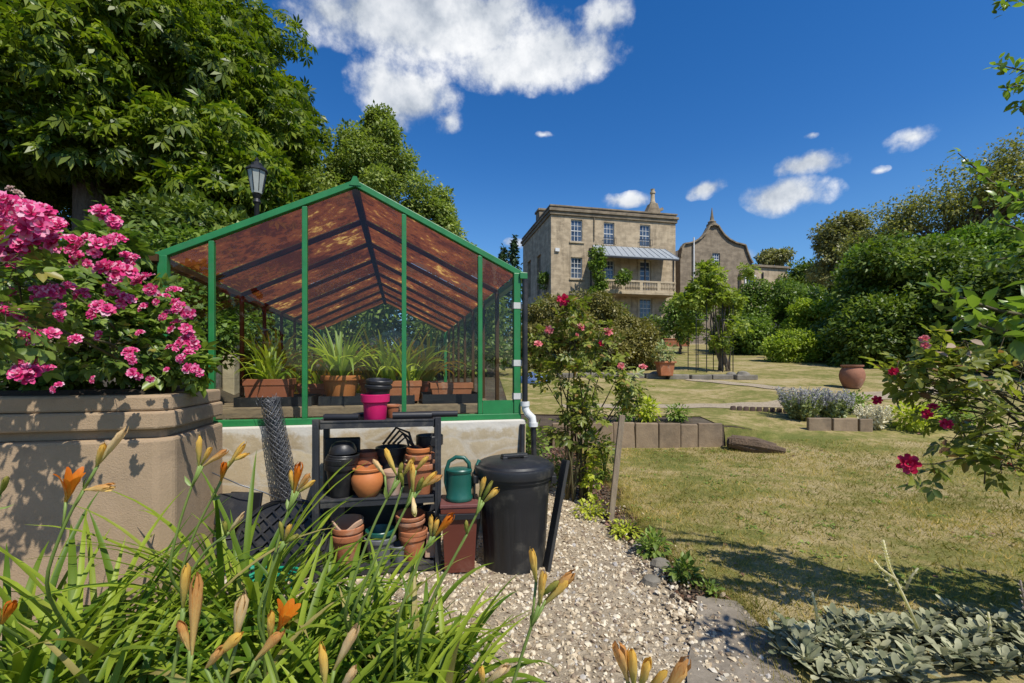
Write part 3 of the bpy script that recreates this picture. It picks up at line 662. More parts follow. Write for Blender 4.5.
for q in (-.07, .07): mb.box(np.array([.015, 2.92, .673]) + hm @ np.array([q, 0, 0]), (.035, .055, .03), hm)
mb.build('handle', BINM, lid, bevel=.006)
mb = MB(); mb.box((.015 - .247, 2.86, .56), (.035, .11, .05), rotz(.2)); mb.box((.015 - .255, 2.86, .50), (.012, .10, .12), rotz(.2)); mb.build('side_handle', BINM, bn, bevel=.006)
mb = MB(); mb.box((.015 + .247, 2.90, .55), (.035, .11, .05)); mb.build('side_handle', BINM, bn, bevel=.006)
BOARD = pm('old_dark_board', (.045, .043, .04), (.028, .027, .025), scale=3, rough=.8, bump=.3, stretch=(10, 10, 1.5))
MB().bar((.21, 2.80, 0.0), (.345, 2.92, .66), .022, .085, up=(.3, -1, 0)).build('plank', BOARD, None, 'thin black board leaning on the right side of the dustbin', 'board', bevel=.003)
MB().bar((-.26, 2.86, .0), (-.175, 3.16, .62), .06, .02, up=(1, -.3, 0)).build('plank', pm('grey_board', (.16, .17, .165), (.10, .105, .10), rough=.8, stretch=(10, 10, 1.5)), None, 'grey board leaning on the wall between watering can and dustbin', 'board', bevel=.003)
BRB = pm('red_brown_plastic', (.15, .042, .026), (.11, .03, .02), scale=4, rough=.4, bump=.05, stain=(.22, .12, .09), sscale=6, samt=.4)
bx_ = empty('storage_box', (-.325, 2.82, 0), 'red brown square plastic box under the green watering can', 'box')
c = np.array([-.325, 2.82, .02]); 
def sq(k, z, yaw=.12): return [c + rotz(yaw) @ np.array([i * k, j * k, z]) for i, j in ((-1, -1), (1, -1), (1, 1), (-1, 1))]
L = [sq(.088, 0), sq(.105, .36), sq(.112, .362), sq(.112, .395), sq(.100, .395), sq(.09, .02)]
MB().add(sum(L, []), [(3, 2, 1, 0)] + [(4 * i + k, 4 * i + (k + 1) % 4, 4 * i + 4 + (k + 1) % 4, 4 * i + 4 + k) for i in range(5) for k in range(4)] + [(20, 21, 22, 23)]).build('body', BRB, bx_, bevel=.008)
MB().hexa(sq(.118, .396), sq(.116, .418)).build('lid', pm('dull_red_lid', (.17, .06, .05), (.13, .045, .04), rough=.55), bx_, bevel=.005)
mb = MB()
for i in range(4): a_, b_ = sq(.1165, .345)[i], sq(.1165, .345)[(i + 1) % 4]; mb.bar(a_, b_, .012, .035)
mb.build('band', BLACKP, bx_, bevel=.003)
wc = empty('watering_can', (-.325, 2.79, .44), 'green plastic watering can standing on the red brown box', 'watering can')
cc = np.array([-.325, 2.80, .440])
MB().lathe([(.07, 0), (.080, .002), (.083, .012), (.083, .022), (.078, .03), (.074, .10), (.073, .165), (.078, .170), (.080, .185), (.074, .192), (.03, .200), (.0, .200)], cc, 36, sx=1.0, sy=.85).build('body', GREENP, wc, smooth=35)
MB().tube([cc + (-.066, 0, .04), cc + (-.082, 0, .11), cc + (-.080, 0, .18), cc + (-.062, 0, .235), cc + (-.02, 0, .262), cc + (.03, 0, .258), cc + (.06, 0, .225), cc + (.064, 0, .185)], .0125, 10).build('handle', GREENP, wc, smooth=True)
MB().tube([cc + (.05, .045, .05), cc + (.09, .08, .14), cc + (.115, .105, .225)], [.022, .015, .011], 10).build('spout', GREENP, wc, smooth=True)
# ------------------------------------------------------------------ left of the shelf: wire roll, trays, hose
WIRE = pm('galvanised_wire', (.20, .205, .22), (.12, .125, .135), scale=40, rough=.4, metal=.6, bump=0)
A = np.array([-1.42, 3.00, .44]); B = np.array([-1.625, 3.06, 1.02]); A = np.array([-1.44, 2.98, .36]); ax = nrm(B - A); Lr = np.linalg.norm(B - A)
x_ = nrm(np.cross(ax, (0, 1, 0))); y_ = np.cross(ax, x_); mb = MB()
for layer in range(5):
    rad = .060 - .009 * layer; nn = max(7, int(11 - layer))
    for sgn in (-1, 1):
        for k in range(nn):
            tt = np.linspace(-.03, 1.02 + .02 * rd.random(), 64)
            an = sgn * tt * Lr / .05 * math.pi / nn * 2.4 + k * 2 * math.pi / nn + layer
            rr = rad + rng.normal(0, .0018, len(tt))
            p = A + ax * (tt * Lr)[:, None] + (rr * np.cos(an))[:, None] * x_ + (rr * np.sin(an))[:, None] * y_
            mb.tube(p, .0016, 3, cap=False)
for k in range(24):
    p0 = B + x_ * rd.uniform(-.06, .06) + y_ * rd.uniform(-.06, .06); mb.tube([p0 - ax * .02, p0 + ax * .02 + rdir(1)[0] * .012, p0 + ax * rd.uniform(.02, .05) + rdir(1)[0] * .02], .0014, 3)
mb.build('wire_mesh_roll', WIRE, None, 'roll of grey chicken wire leaning on the pale base wall', 'wire roll', smooth=True)
# round lattice tray
mb = MB(); n = 40; M = rotax((1, 0, 0), R(66)) ; C0 = np.array([-1.37, 2.73, .22]); rad = .27
def tp(x, y, z=0): return C0 + rotz(.1) @ (M @ np.array([x, y, z]))
mb.tube([tp(rad * math.cos(q), rad * math.sin(q) * .86) for q in np.linspace(0, 2 * math.pi, n)], .014, 6)
for k in range(-5, 6):
    for s_ in (-1, 1):
        x0 = k * .085; pts = []
        for q in np.linspace(-.4, .4, 30):
            x = x0 + q * s_; y = q
            if (x / rad) ** 2 + (y / (rad * .86)) ** 2 < .98: pts.append(tp(x, y, .006))
        if len(pts) > 2: mb.bar(pts[0], pts[-1], .012, .02, up=(0, -1, .4))
mb.lathe([(rad * .97, -.012), (rad * .97, -.004), (0, -.004)], C0, 36, rotz(.1) @ M, sy=.86)
mb.build('lattice_tray', BLACKP, None, 'round black plastic tray with a crossed lattice leaning left of the shelf', 'tray', bevel=0)
mb = MB()
for k in range(7): 
    p = np.array([-1.67 + rd.uniform(-.08, .08), 2.80 + rd.uniform(-.1, .1), .1 + .05 * k]); mb.box(p, (rd.uniform(.12, .22), .02, rd.uniform(.12, .25)), rotz(rd.uniform(-.6, .6)) @ rotax((1, 0, 0), rd.uniform(-.6, .6)))
mb.build('plastic_offcuts', BLACKP, None, 'heap of black plastic offcuts between stone planter and lattice tray', 'plastic heap', bevel=.004)
def loops(c, r0, n, jz, rad, seed):
    q = random.Random(seed); P = []
    for k in range(n * 14):
        a = k / 14 * 2 * math.pi; rr = r0 * (1 + .25 * math.sin(k * .7) + q.uniform(-.1, .1)); P.append(np.array(c) + (rr * math.cos(a), .6 * rr * math.sin(a), jz * (k / (n * 14)) + q.uniform(0, .02)))
    return P
MB().tube(loops((-1.33, 2.45, .06), .16, 5, .09, .007, 3), .0085, 7).build('garden_twine', pm('green_hose', (.01, .30, .17), (.008, .22, .13), rough=.45), None, 'tangled bright green hose lying on the ground below the lattice tray', 'hose', smooth=True)
MB().tube([(-1.78, 2.70, .63), (-1.62, 2.72, .55), (-1.5, 2.75, .50), (-1.42, 2.80, .44)], .004, 5).build('wire_strand', WIRE, None, 'loose wire strand trailing from planter to the chicken wire roll', 'wire', smooth=True)

# ------------------------------------------------------------------ stone planter with rim courses
STONE = pm('planter_concrete', (.43, .305, .19), (.35, .25, .152), scale=9, rough=.9, bump=.6, bscale=130, stain=(.17, .125, .08), sscale=4.5, samt=.5, world=True, bdist=.006)
pl = empty('stone_planter', (-2.5, 2.6, 0), 'large buff stone planter with stepped rim full of pink roses', 'planter')
PC = np.array([-1.70, 2.26, 0])            # front right corner
def pbox(off, z0, z1, name, bev, ch=.10, dep=.70):
    f = lambda s, d: PC + GG * s * 1.0 + GA * d
    ptsl = [f(-2.4, -off), f(-ch, -off), f(off * .9, ch - off * .4), f(off, dep + off * .3), f(-2.4, dep + off * .3)]
    b = [p + (0, 0, z0) for p in ptsl]; t_ = [p + (0, 0, z1) for p in ptsl]
    return MB().hexa(b, t_).build(name, STONE, pl, bevel=bev)
pbox(0, -.1, .90, 'body', .016, .06)
pbox(-.05, .9005, .945, 'neck', .006, .06)
pbox(.0, .946, 1.035, 'rim_course', .012, .06)
pbox(-.012, 1.037, 1.115, 'rim_course', .012, .06)
f = lambda s, d, z: PC + GG * s + GA * d + np.array([0, 0, z])
MB().hexa([f(-2.3, .1, 1.116), f(-.15, .1, 1.116), f(-.12, .6, 1.116), f(-2.3, .6, 1.116)], [f(-2.3, .12, 1.14), f(-.17, .12, 1.14), f(-.14, .58, 1.14), f(-2.3, .58, 1.14)]).build('soil', SOIL, pl)
# ------------------------------------------------------------------ flowers
def bloom_tpl(seed, rings=((5, .18, .42, .75), (6, .35, .72, .45), (7, .5, 1.0, .12))):
    q = np.random.default_rng(seed); V = []; F4 = []
    for (n, r0, r1, up) in rings:
        for k in range(n):
            a = 2 * math.pi * k / n + q.uniform(-.25, .25) + r0 * 9; w = 2.4 / n * r1 * q.uniform(.9, 1.2); b = len(V)
            d = np.array([math.cos(a), math.sin(a), 0]); s_ = np.array([-d[1], d[0], 0]); u = up * q.uniform(.8, 1.25)
            for (tv, wv, zc) in ((0, .35, 0), (.55, 1.0, .55), (1.0, .75, .62)):
                rad = r0 * .2 + (r1 - r0 * .2) * tv * (1 - .25 * u * tv)
                for c in (-1, 0, 1):
                    V.append(d * (rad - (.10 if c else 0) * r1 * tv) + s_ * w * .82 * wv * c + np.array([0, 0, zc * u + (.12 * tv if c else 0) * r1 + q.normal(0, .03)]))
            for i in range(2):
                for j in range(2): F4.append((b + i * 3 + j, b + i * 3 + j + 1, b + i * 3 + j + 4, b + i * 3 + j + 3))
    return (np.array(V), [F4])
BLOOMS = [bloom_tpl(k) for k in range(5)]
def flowermat(name, stops, trans=.3):
    m, t, b, out = newmat(name); g = t.n('ShaderNodeNewGeometry')
    col = t.ramp(g.outputs['Random Per Island'], stops); t.l(col, b.inputs['Base Color']); b.inputs['Roughness'].default_value = .55; b.inputs['Specular IOR Level'].default_value = .2
    tr = t.n('ShaderNodeBsdfTranslucent'); t.l(col, tr.inputs[0]); mx = t.n('ShaderNodeMixShader', x0=trans); t.l(b.outputs[0], mx.inputs[1]); t.l(tr.outputs[0], mx.inputs[2]); t.l(mx.outputs[0], out.inputs[0]); return m
PINKF = flowermat('magenta_pink_petals', [(0, (.50, .012, .10)), (.3, (.70, .05, .22)), (.62, (.80, .18, .38)), (.88, (.84, .42, .54)), (1, (.8, .55, .6))])
DRYF = flowermat('dried_petals', [(0, (.42, .25, .20)), (.5, (.60, .45, .36)), (1, (.66, .42, .44))])
REDF = flowermat('crimson_petals', [(0, (.42, .004, .035)), (.5, (.62, .012, .07)), (1, (.70, .06, .15))])
PALEF = flowermat('salmon_pink_petals', [(0, (.62, .10, .12)), (.5, (.72, .20, .22)), (1, (.78, .42, .38))])
STEM = pm('green_brown_stem', (.12, .11, .045), (.07, .05, .025), scale=20, rough=.7, bump=.2, world=True)
BARK = pm('grey_brown_bark', (.15, .115, .08), (.07, .05, .035), scale=12, rough=.95, bump=1.0, bscale=25, bdist=.04, stretch=(1, 1, .3), world=True)
ROSEL = leafmat('rose_leaf', (.040, .085, .018), (.13, .20, .045), trans=.3, rough=.38, spec=.45, c3=(.30, .26, .05))
ROSEL2 = leafmat('garden_rose_leaf', (.055, .085, .02), (.17, .21, .05), trans=.35, rough=.4, c3=(.32, .2, .06))

def truss(px, py, Y, rpx, mat, parent, facing=(0.25, -1, .55), nb=None, name='flower', label=None):
    c = at(px, py, Y); Rw = rpx / F * Y; mb = MB(); nb = nb or max(1, int(rpx / 2.6)); f = nrm(np.array(facing, float))
    for k in range(nb):
        o = rdir(1)[0]; o = o if np.dot(o, f) > -.2 else -o; rb = Rw * rd.uniform(.36, .6) if nb > 1 else Rw
        p = c + (o * Rw * .72 * rd.uniform(.5, 1.05) if nb > 1 else 0)
        N = nrm(f * .8 + o * .7 + rdir(1)[0] * .25); D = rdir(1)
        mb.inst(BLOOMS[rd.randrange(5)], [p], D - N * np.dot(D, N), [N], rb)
    return mb.build(name, mat, parent, label)

def leafcloud(mb, tpl, clumps, per, size, droop=.2, shell=.3, N0=(0, 0, .8), jit=.5):
    for (c, r) in clumps:
        n = int(per * (rng.uniform(.8, 1.2))); o = rdir(n); rad = (shell + (1 - shell) * rng.random((n, 1)) ** .6); rr = np.array(r) if not np.isscalar(r) else np.full(3, r)
        P = np.array(c) + o * rad * rr
        D = nrm(o * .7 + rdir(n) * .7 + np.array([0, 0, -droop])); N = nrm(np.array(N0) + o * .5 + rdir(n) * jit)
        mb.inst(tpl, P, D, N, rng.uniform(.65, 1.25, n) * size)
    return mb

# ---- roses in the planter
rb = empty('rose_bush', (-2.4, 2.6, 1.13), 'climbing rose with magenta pink double blooms spilling over the stone planter', 'rose bush')
mb = MB(); base = [np.array([-1.95 - .25 * k, 2.62 + .05 * (k % 3), 1.13]) for k in range(6)]; tips = []
cl = [(8, 300, 2.5, .19), (40, 290, 2.45, .19), (75, 292, 2.45, .19), (105, 300, 2.45, .17), (130, 318, 2.45, .15), (30, 345, 2.45, .19), (70, 350, 2.4, .18), (110, 352, 2.45, .18), (145, 352, 2.45, .14), (165, 338, 2.5, .11),
      (5, 250, 2.5, .17), (50, 255, 2.5, .13), (90, 262, 2.5, .12), (180, 365, 2.45, .09), (20, 375, 2.35, .13), (60, 375, 2.4, .12), (150, 300, 2.5, .10), (-60, 300, 2.5, .25), (-60, 220, 2.5, .25), (-120, 270, 2.5, .25), (118, 245, 2.5, .07), (0, 335, 2.0, .14), (40, 318, 2.05, .13), (20, 285, 1.95, .15), (110, 345, 2.2, .09), (-60, 290, 1.75, .12), (60, 300, 2.1, .12), (5, 262, 1.75, .09), (-30, 330, 1.65, .09), (20, 325, 1.75, .07)]
for (x, y, Y, r) in cl:
    c = at(x, y, Y); tips.append(c); b0 = min(base, key=lambda b: abs(b[0] - c[0])); mid = (b0 + c) / 2 + rdir(1)[0] * .06 + np.array([0, 0, .08])
    mb.tube([b0, (b0 + mid) / 2 + rdir(1)[0] * .02, mid, (mid + c) / 2 + np.array([0, 0, .03]), c], [.008, .007, .006, .005, .003], 6)
    for k in range(3): mb.tube([c, c + rdir(1)[0] * r * .6, c + rdir(1)[0] * r], [.003, .0025, .0015], 5)
mb.build('stems', STEM, rb, smooth=True)
mb = leafcloud(MB(), T_COMP, [(at(x, y, Y), r) for (x, y, Y, r) in cl if Y > 2.25], 85, .115, droop=.25, shell=.15)
leafcloud(mb, T_COMP, [(at(x, y, Y), r * 1.3) for (x, y, Y, r) in cl if Y <= 2.25], 24, .105, droop=.25, shell=.15)
mb.build('foliage', ROSEL, rb)
FL = [(8, 232, 1.9, 29), (38, 222, 2.1, 19), (66, 246, 2.2, 13), (91, 247, 2.2, 14), (104, 222, 2.25, 14), (116, 243, 2.2, 11), (118, 276, 2.2, 15), (40, 295, 2.2, 12), (60, 288, 2.25, 10), (103, 311, 2.15, 12), (150, 286, 2.3, 12),
      (174, 293, 2.35, 8), (183, 309, 2.35, 11), (147, 309, 2.3, 8), (5, 315, 2.2, 12), (40, 338, 2.15, 13), (77, 343, 2.2, 9), (82, 297, 2.3, 9), (131, 357, 2.25, 10), (133, 375, 2.2, 8), (180, 330, 2.35, 10), (185, 347, 2.35, 11),
      (198, 369, 2.3, 10), (186, 359, 2.3, 9), (25, 375, 2.1, 14), (40, 364, 2.15, 9), (168, 372, 2.3, 6), (166, 316, 2.35, 7), (153, 377, 2.3, 6), (108, 292, 2.25, 9), (12, 293, 2.3, 9), (20, 210, 2.15, 14), (55, 225, 2.3, 10), (60, 388, 2.1, 6), (95, 380, 2.15, 5), (140, 335, 2.3, 6), (2, 262, 2.2, 18), (30, 245, 2.2, 16), (-6, 205, 2.2, 18), (52, 232, 2.25, 13), (80, 262, 2.3, 10), (128, 262, 2.3, 9), (20, 320, 2.2, 9), (64, 312, 2.2, 9), (125, 300, 2.25, 9), (160, 300, 2.3, 8), (98, 336, 2.2, 7), (190, 335, 2.35, 7), (50, 372, 2.15, 8), (172, 352, 2.3, 7)]
for (x, y, Y, r) in FL: truss(x, y, Y - (.36 if x < 95 else .22 if x < 140 else .1) * (Y > 2), r * 1.22, PINKF, rb)
truss(12, 194, 2.3, 9, DRYF, rb, label='dried pale blooms'); truss(25, 200, 2.3, 6, DRYF, rb, label='dried pale blooms')
# ---- daylilies
LILYL = leafmat('daylily_leaf', (.04, .095, .010), (.175, .25, .032), trans=.35, rough=.45, spec=.3, tint=(1.25, 1.3, .5), patch=.35, pscale=4, c3=(.42, .34, .12))
def petalmat(name, bot, mid, top):
    m, t, b, out = newmat(name); tc = t.n('ShaderNodeTexCoord'); s_ = t.n('ShaderNodeSeparateXYZ'); t.l(tc.outputs['Generated'], s_.inputs[0])
    mp = t.n('ShaderNodeMapping'); mp.inputs['Scale'].default_value = (9, 9, 1.2); t.l(tc.outputs['Generated'], mp.inputs[0])
    n = t.noise(mp.outputs[0], 2.0, 5, .6); k = t.math('ADD', s_.outputs[2], t.math('MULTIPLY', t.math('SUBTRACT', n, .5), .7))
    col = t.ramp(k, [(.05, bot), (.5, mid), (.95, top)])
    t.l(col, b.inputs['Base Color']); b.inputs['Roughness'].default_value = .5; b.inputs['Specular IOR Level'].default_value = .25
    tr = t.n('ShaderNodeBsdfTranslucent'); t.l(col, tr.inputs[0]); mx = t.n('ShaderNodeMixShader', x0=.35); t.l(b.outputs[0], mx.inputs[1]); t.l(tr.outputs[0], mx.inputs[2]); t.l(mx.outputs[0], out.inputs[0]); return m
PB = {'y': petalmat('yellow_bud', (.50, .52, .12), (.88, .66, .18), (.90, .54, .09)), 'o': petalmat('orange_lily', (.70, .46, .08), (.75, .27, .02), (.66, .15, .01)),
      'p': petalmat('pale_withered_bud', (.66, .58, .20), (.90, .74, .40), (.84, .56, .26)), 'w': petalmat('withered_orange', (.84, .66, .24), (.86, .58, .20), (.64, .28, .08)), 'g': petalmat('green_bud', (.20, .28, .05), (.34, .38, .07), (.48, .42, .09))}
def lily(mb, a, b, open_=.08, wid=.011, seed=0):
    a = np.array(a); b = np.array(b); L = np.linalg.norm(b - a); ax = nrm(b - a); x = nrm(np.cross(ax, (.2, 1, .1))); y = np.cross(ax, x); q = random.Random(seed)
    for k in range(6):
        an = k * math.pi / 3 + q.uniform(-.2, .2); d = x * math.cos(an) + y * math.sin(an); s_ = -x * math.sin(an) + y * math.cos(an); V = []; m = 7; op = open_ * q.uniform(.6, 1.5); ln = L * q.uniform(.86, 1.03)
        for i in range(m + 1):
            t_ = i / m; rad = .0025 + .0036 * math.sin(min(1, t_ * 1.25) * math.pi * .55) + op * L * t_ ** 1.7; rad *= (1 if open_ > .15 else 1 - .75 * t_ ** 5)
            wv = wid * (.22 + 1.0 * math.sin(math.pi * min(1, t_ ** 1.25 * .95 + .03)) ** .9) * (1 if k % 2 else .8); ctr = a + ax * ln * (t_ - (open_ * .9 * t_ ** 4)) + s_ * q.uniform(-.001, .001)
            for c in (-1, 0, 1): V.append(ctr + d * (rad - .0035 * abs(c) * (1 if t_ < .8 else .2) + q.uniform(-.0006, .0006)) + s_ * wv * c * .62)
        fs = [(i * 3 + j, i * 3 + j + 1, i * 3 + j + 4, i * 3 + j + 3) for i in range(m) for j in range(2)]
        mb.add(V, np.array(fs))
LSTEM = pm('lily_stalk', (.20, .27, .06), (.13, .20, .04), scale=10, rough=.5, bump=0, world=True)
CLUMPS = [((-1.48, 1.62), 'daylily clump nearest the left edge, in front of the stone planter', 56, .74), ((-1.10, 1.85), 'daylily clump below the right corner of the stone planter', 54, .74), ((-.82, 1.50), 'daylily clump with withered pale orange flowers in the bottom left foreground', 64, .74),
          ((-.62, 1.80), 'daylily clump in front of the shelf, its tall yellow buds reaching over the pots', 54, .60), ((-.40, 1.52), 'daylily clump at the gravel side, right of the others and below the red brown box', 58, .56), ((-1.34, 1.32), 'daylily clump with one open orange flower, low in the left corner', 56, .70),
          ((-.50, 1.22), 'daylily clump at the bottom edge whose stalk leans right over the gravel', 44, .54), ((-.98, 1.12), 'low daylily clump of leaves only at the bottom edge, left of the open orange flower', 60, .58)]
ST = []   # (clump, depth, stalk path px, buds [(x0,y0,x1,y1,open,kind)])
ST.append((0, 1.15, [(40, 590), (66, 520), (95, 470)], [(66, 502, 77, 462, .21, 'o'), (96, 468, 105, 440, .06, 'y'), (98, 465, 129, 424, .05, 'p'), (84, 490, 118, 486, .12, 'w')]))
ST.append((1, 1.35, [(165, 580), (180, 520), (199, 466)], [(199, 466, 199, 433, .07, 'y'), (201, 465, 212, 446, .06, 'y'), (203, 466, 230, 448, .08, 'w')]))
ST.append((1, 1.40, [(175, 590), (195, 530), (221, 482)], [(221, 482, 226, 459, .10, 'o'), (226, 470, 247, 440, .06, 'y'), (229, 462, 251, 452, .05, 'y')]))
ST.append((1, 1.30, [(180, 590), (205, 550), (230, 532)], [(229, 532, 246, 511, .05, 'p'), (226, 536, 224, 520, .04, 'g')]))
ST.append((2, 1.35, [(262, 610), (278, 540), (294, 494)], [(294, 493, 301, 457, .12, 'o'), (297, 491, 312, 470, .09, 'w'), (293, 490, 290, 468, .05, 'y'), (299, 492, 316, 480, .05, 'y')]))
ST.append((2, 1.30, [(255, 620), (270, 575), (283, 541)], [(283, 541, 280, 520, .04, 'g'), (284, 541, 291, 523, .05, 'y'), (285, 543, 300, 534, .04, 'g')]))
ST.append((3, 1.30, [(340, 620), (372, 527), (396, 482)], [(397, 476, 384, 447, .07, 'y'), (402, 477, 415, 456, .07, 'y'), (385, 476, 372, 457, .08, 'p'), (398, 480, 402, 462, .04, 'g')]))
ST.append((3, 1.25, [(352, 630), (394, 531), (413, 494)], [(413, 492, 412, 458, .07, 'y'), (416, 470, 430, 454, .06, 'y'), (418, 490, 439, 470, .08, 'y'), (422, 487, 444, 474, .10, 'w'), (416, 492, 424, 476, .03, 'g'), (413, 496, 415, 518, .06, 'p')]))
ST.append((3, 1.28, [(346, 625), (388, 530), (403, 486)], [(403, 486, 400, 470, .04, 'g')]))
ST.append((4, 1.25, [(425, 610), (466, 536), (482, 503)], [(480, 497, 485, 474, .07, 'y'), (484, 502, 500, 487, .08, 'y'), (482, 500, 493, 480, .03, 'g'), (467, 534, 466, 520, .02, 'g')]))
ST.append((4, 1.20, [(395, 625), (418, 562), (431, 538)], [(435, 536, 456, 511, .10, 'o'), (431, 536, 431, 514, .05, 'y'), (434, 536, 438, 517, .06, 'y')]))
ST.append((2, .86, [(150, 800), (170, 690), (184, 612)], [(183, 608, 187, 560, .05, 'y')]))
ST.append((2, .84, [(170, 800), (182, 720), (192, 655)], [(192, 655, 198, 566, .10, 'w'), (190, 650, 178, 618, .06, 'w')]))
ST.append((2, .84, [(190, 800), (222, 700), (236, 645)], [(236, 645, 244, 586, .08, 'p'), (212, 660, 246, 630, .09, 'y'), (206, 668, 225, 645, .08, 'w')]))
ST.append((2, .90, [(215, 790), (235, 710), (254, 662)], [(255, 660, 286, 628, .09, 'w'), (278, 630, 296, 600, .22, 'o'), (270, 640, 272, 610, .05, 'y')]))
ST.append((6, .84, [(310, 800), (322, 730), (334, 672)], [(334, 670, 360, 620, .07, 'p'), (326, 690, 321, 640, .05, 'y'), (340, 690, 358, 664, .06, 'p')]))
ST.append((6, .95, [(490, 760), (520, 660), (538, 606)], [(536, 582, 531, 545, .06, 'y'), (539, 606, 545, 567, .07, 'y'), (543, 606, 572, 575, .08, 'y'), (546, 600, 578, 568, .10, 'w'), (541, 596, 560, 580, .04, 'g')]))
ST.append((6, .85, [(470, 760), (480, 710), (487, 684)], [(487, 682, 512, 663, .07, 'p'), (483, 684, 481, 664, .04, 'y')]))
ST.append((6, .72, [(600, 800), (620, 730), (632, 690)], [(628, 682, 615, 638, .13, 'w'), (634, 688, 631, 644, .07, 'y'), (640, 690, 650, 655, .07, 'y'), (660, 700, 692, 655, .10, 'w'), (646, 695, 668, 668, .05, 'y')]))
ST.append((5, 1.0, [(-20, 720), (-8, 660), (2, 625)], [(2, 624, 16, 598, .12, 'o'), (-2, 630, -4, 605, .05, 'y')]))
ST.append((0, 1.2, [(-40, 600), (-15, 530), (0, 495)], [(0, 495, 9, 474, .05, 'g')]))
for ci, ((bx, by), lab, n, L) in enumerate(CLUMPS):
    z0 = Hs(bx, by); r = empty('daylily', (bx, by, z0), lab, 'daylily', 'daylilies in the foreground bed')
    mb = MB()
    for k in range(7): strap_plant(mb, (bx + rd.uniform(-.22, .22), by + rd.uniform(-.15, .15), z0), int(n * .46) + 2, L * (1.18 if bx < -1 else .92 if by > 1.4 else 1.05), w=.029, spread=2.25, seg=12, lmin=.16)
    mb.build('foliage', LILYL, r, smooth=True)
    for (c_, Y, path, buds) in ST:
        if c_ != ci: continue
        P = [at(x, y, Y) for x, y in path]; b0 = np.array([bx + rd.uniform(-.08, .08), by + rd.uniform(-.06, .06), z0])
        if P[0][2] < .15: P = P[1:]
        ctrl = [b0, b0 * .55 + P[0] * .45 + np.array([0, 0, .06])] + P; tt = np.linspace(0, len(ctrl) - 1, 22)
        pth = np.stack([np.interp(tt, range(len(ctrl)), [q[i] for q in ctrl]) for i in range(3)], 1)
        for _ in range(3): pth[1:-1] = (pth[:-2] + pth[2:] + pth[1:-1] * 2) / 4
        mb = MB().tube(pth, np.linspace(.0055, .0030, 22), 7); top = pth[-1]
        for (x0, y0, x1, y1, op, kd) in buds:
            a_ = at(x0, y0, Y); j = np.argmin(np.linalg.norm(pth - a_, axis=1)); j = max(0, j - 2)
            mb.tube([pth[j], (pth[j] + a_) / 2 + np.array([0, 0, -.003]), a_], [.0032, .0028, .0035], 6)
        if rd.random() < .8: mb.inst(T_FOLD, [pth[-3]], nrm(rdir(1) + (0, 0, 1)), rdir(1), .04, .6)
        s = mb.build('stem', LSTEM, r, smooth=True)
        for i, (x0, y0, x1, y1, op, kd) in enumerate(buds):
            mb = MB(); lily(mb, at(x0, y0, Y), at(x1, y1, Y - .02), op, .0078 if op < .2 else .014, seed=ci * 100 + i + int(x0)); mb.build('flower' if op > .2 else 'bud', PB[kd], s, smooth=True)

# ---- garden rose by the greenhouse corner
gr = empty('rose_shrub', (.60, 4.2, Hs(.6, 4.2)), 'tall leggy rose with small pink blooms growing beside the greenhouse corner', 'rose bush')
cl = [(575, 345, 4.2, .21), (548, 352, 4.3, .17), (605, 352, 4.2, .18), (560, 378, 4.2, .19), (590, 380, 4.1, .17), (618, 375, 4.3, .13), (540, 372, 4.3, .12), (578, 410, 4.1, .15), (565, 430, 4.1, .11), (592, 415, 4.1, .11), (570, 320, 4.2, .11), (600, 330, 4.2, .11), (545, 335, 4.3, .10), (630, 385, 4.2, .10), (598, 445, 4.1, .07), (630, 400, 4.4, .09), (576, 305, 4.2, .05)]
mb = MB(); rt = [np.array([.60 + .1 * math.cos(k), 4.2 + .08 * math.sin(k * 2), Hs(.6, 4.2) - .03]) for k in range(6)]
for i, (x, y, Y, r) in enumerate(cl):
    b0 = rt[i % 6]; c = at(x, y, Y); mid = b0 * .5 + c * .5 + np.array([(b0[0] - c[0]) * .25, 0, .05]) + rdir(1)[0] * .03
    mb.tube([b0, b0 * .5 + mid * .5 + rdir(1)[0] * .015, mid, mid * .5 + c * .5 + rdir(1)[0] * .015, c], [.013, .011, .009, .006, .003], 6)
    for k in range(4): mb.tube([c, c + rdir(1)[0] * r * .5, c + rdir(1)[0] * r], [.003, .0025, .0015], 5)
mb.build('stems', STEM, gr, smooth=True)
leafcloud(MB(), T_COMP, [(at(x, y, Y), r) for (x, y, Y, r) in cl], 34, .115, droop=.3, shell=.1).build('foliage', ROSEL2, gr)
for (x, y, r, m) in ((563, 300, 7, REDF), (549, 330, 5, PALEF), (538, 344, 5, PALEF), (581, 327, 5, PALEF), (608, 332, 6, PALEF), (601, 343, 4, REDF), (621, 366, 4, PALEF), (643, 367, 5, PALEF), (577, 335, 3, PALEF)):
    truss(x, y, 4.1, r, m, gr, nb=1)
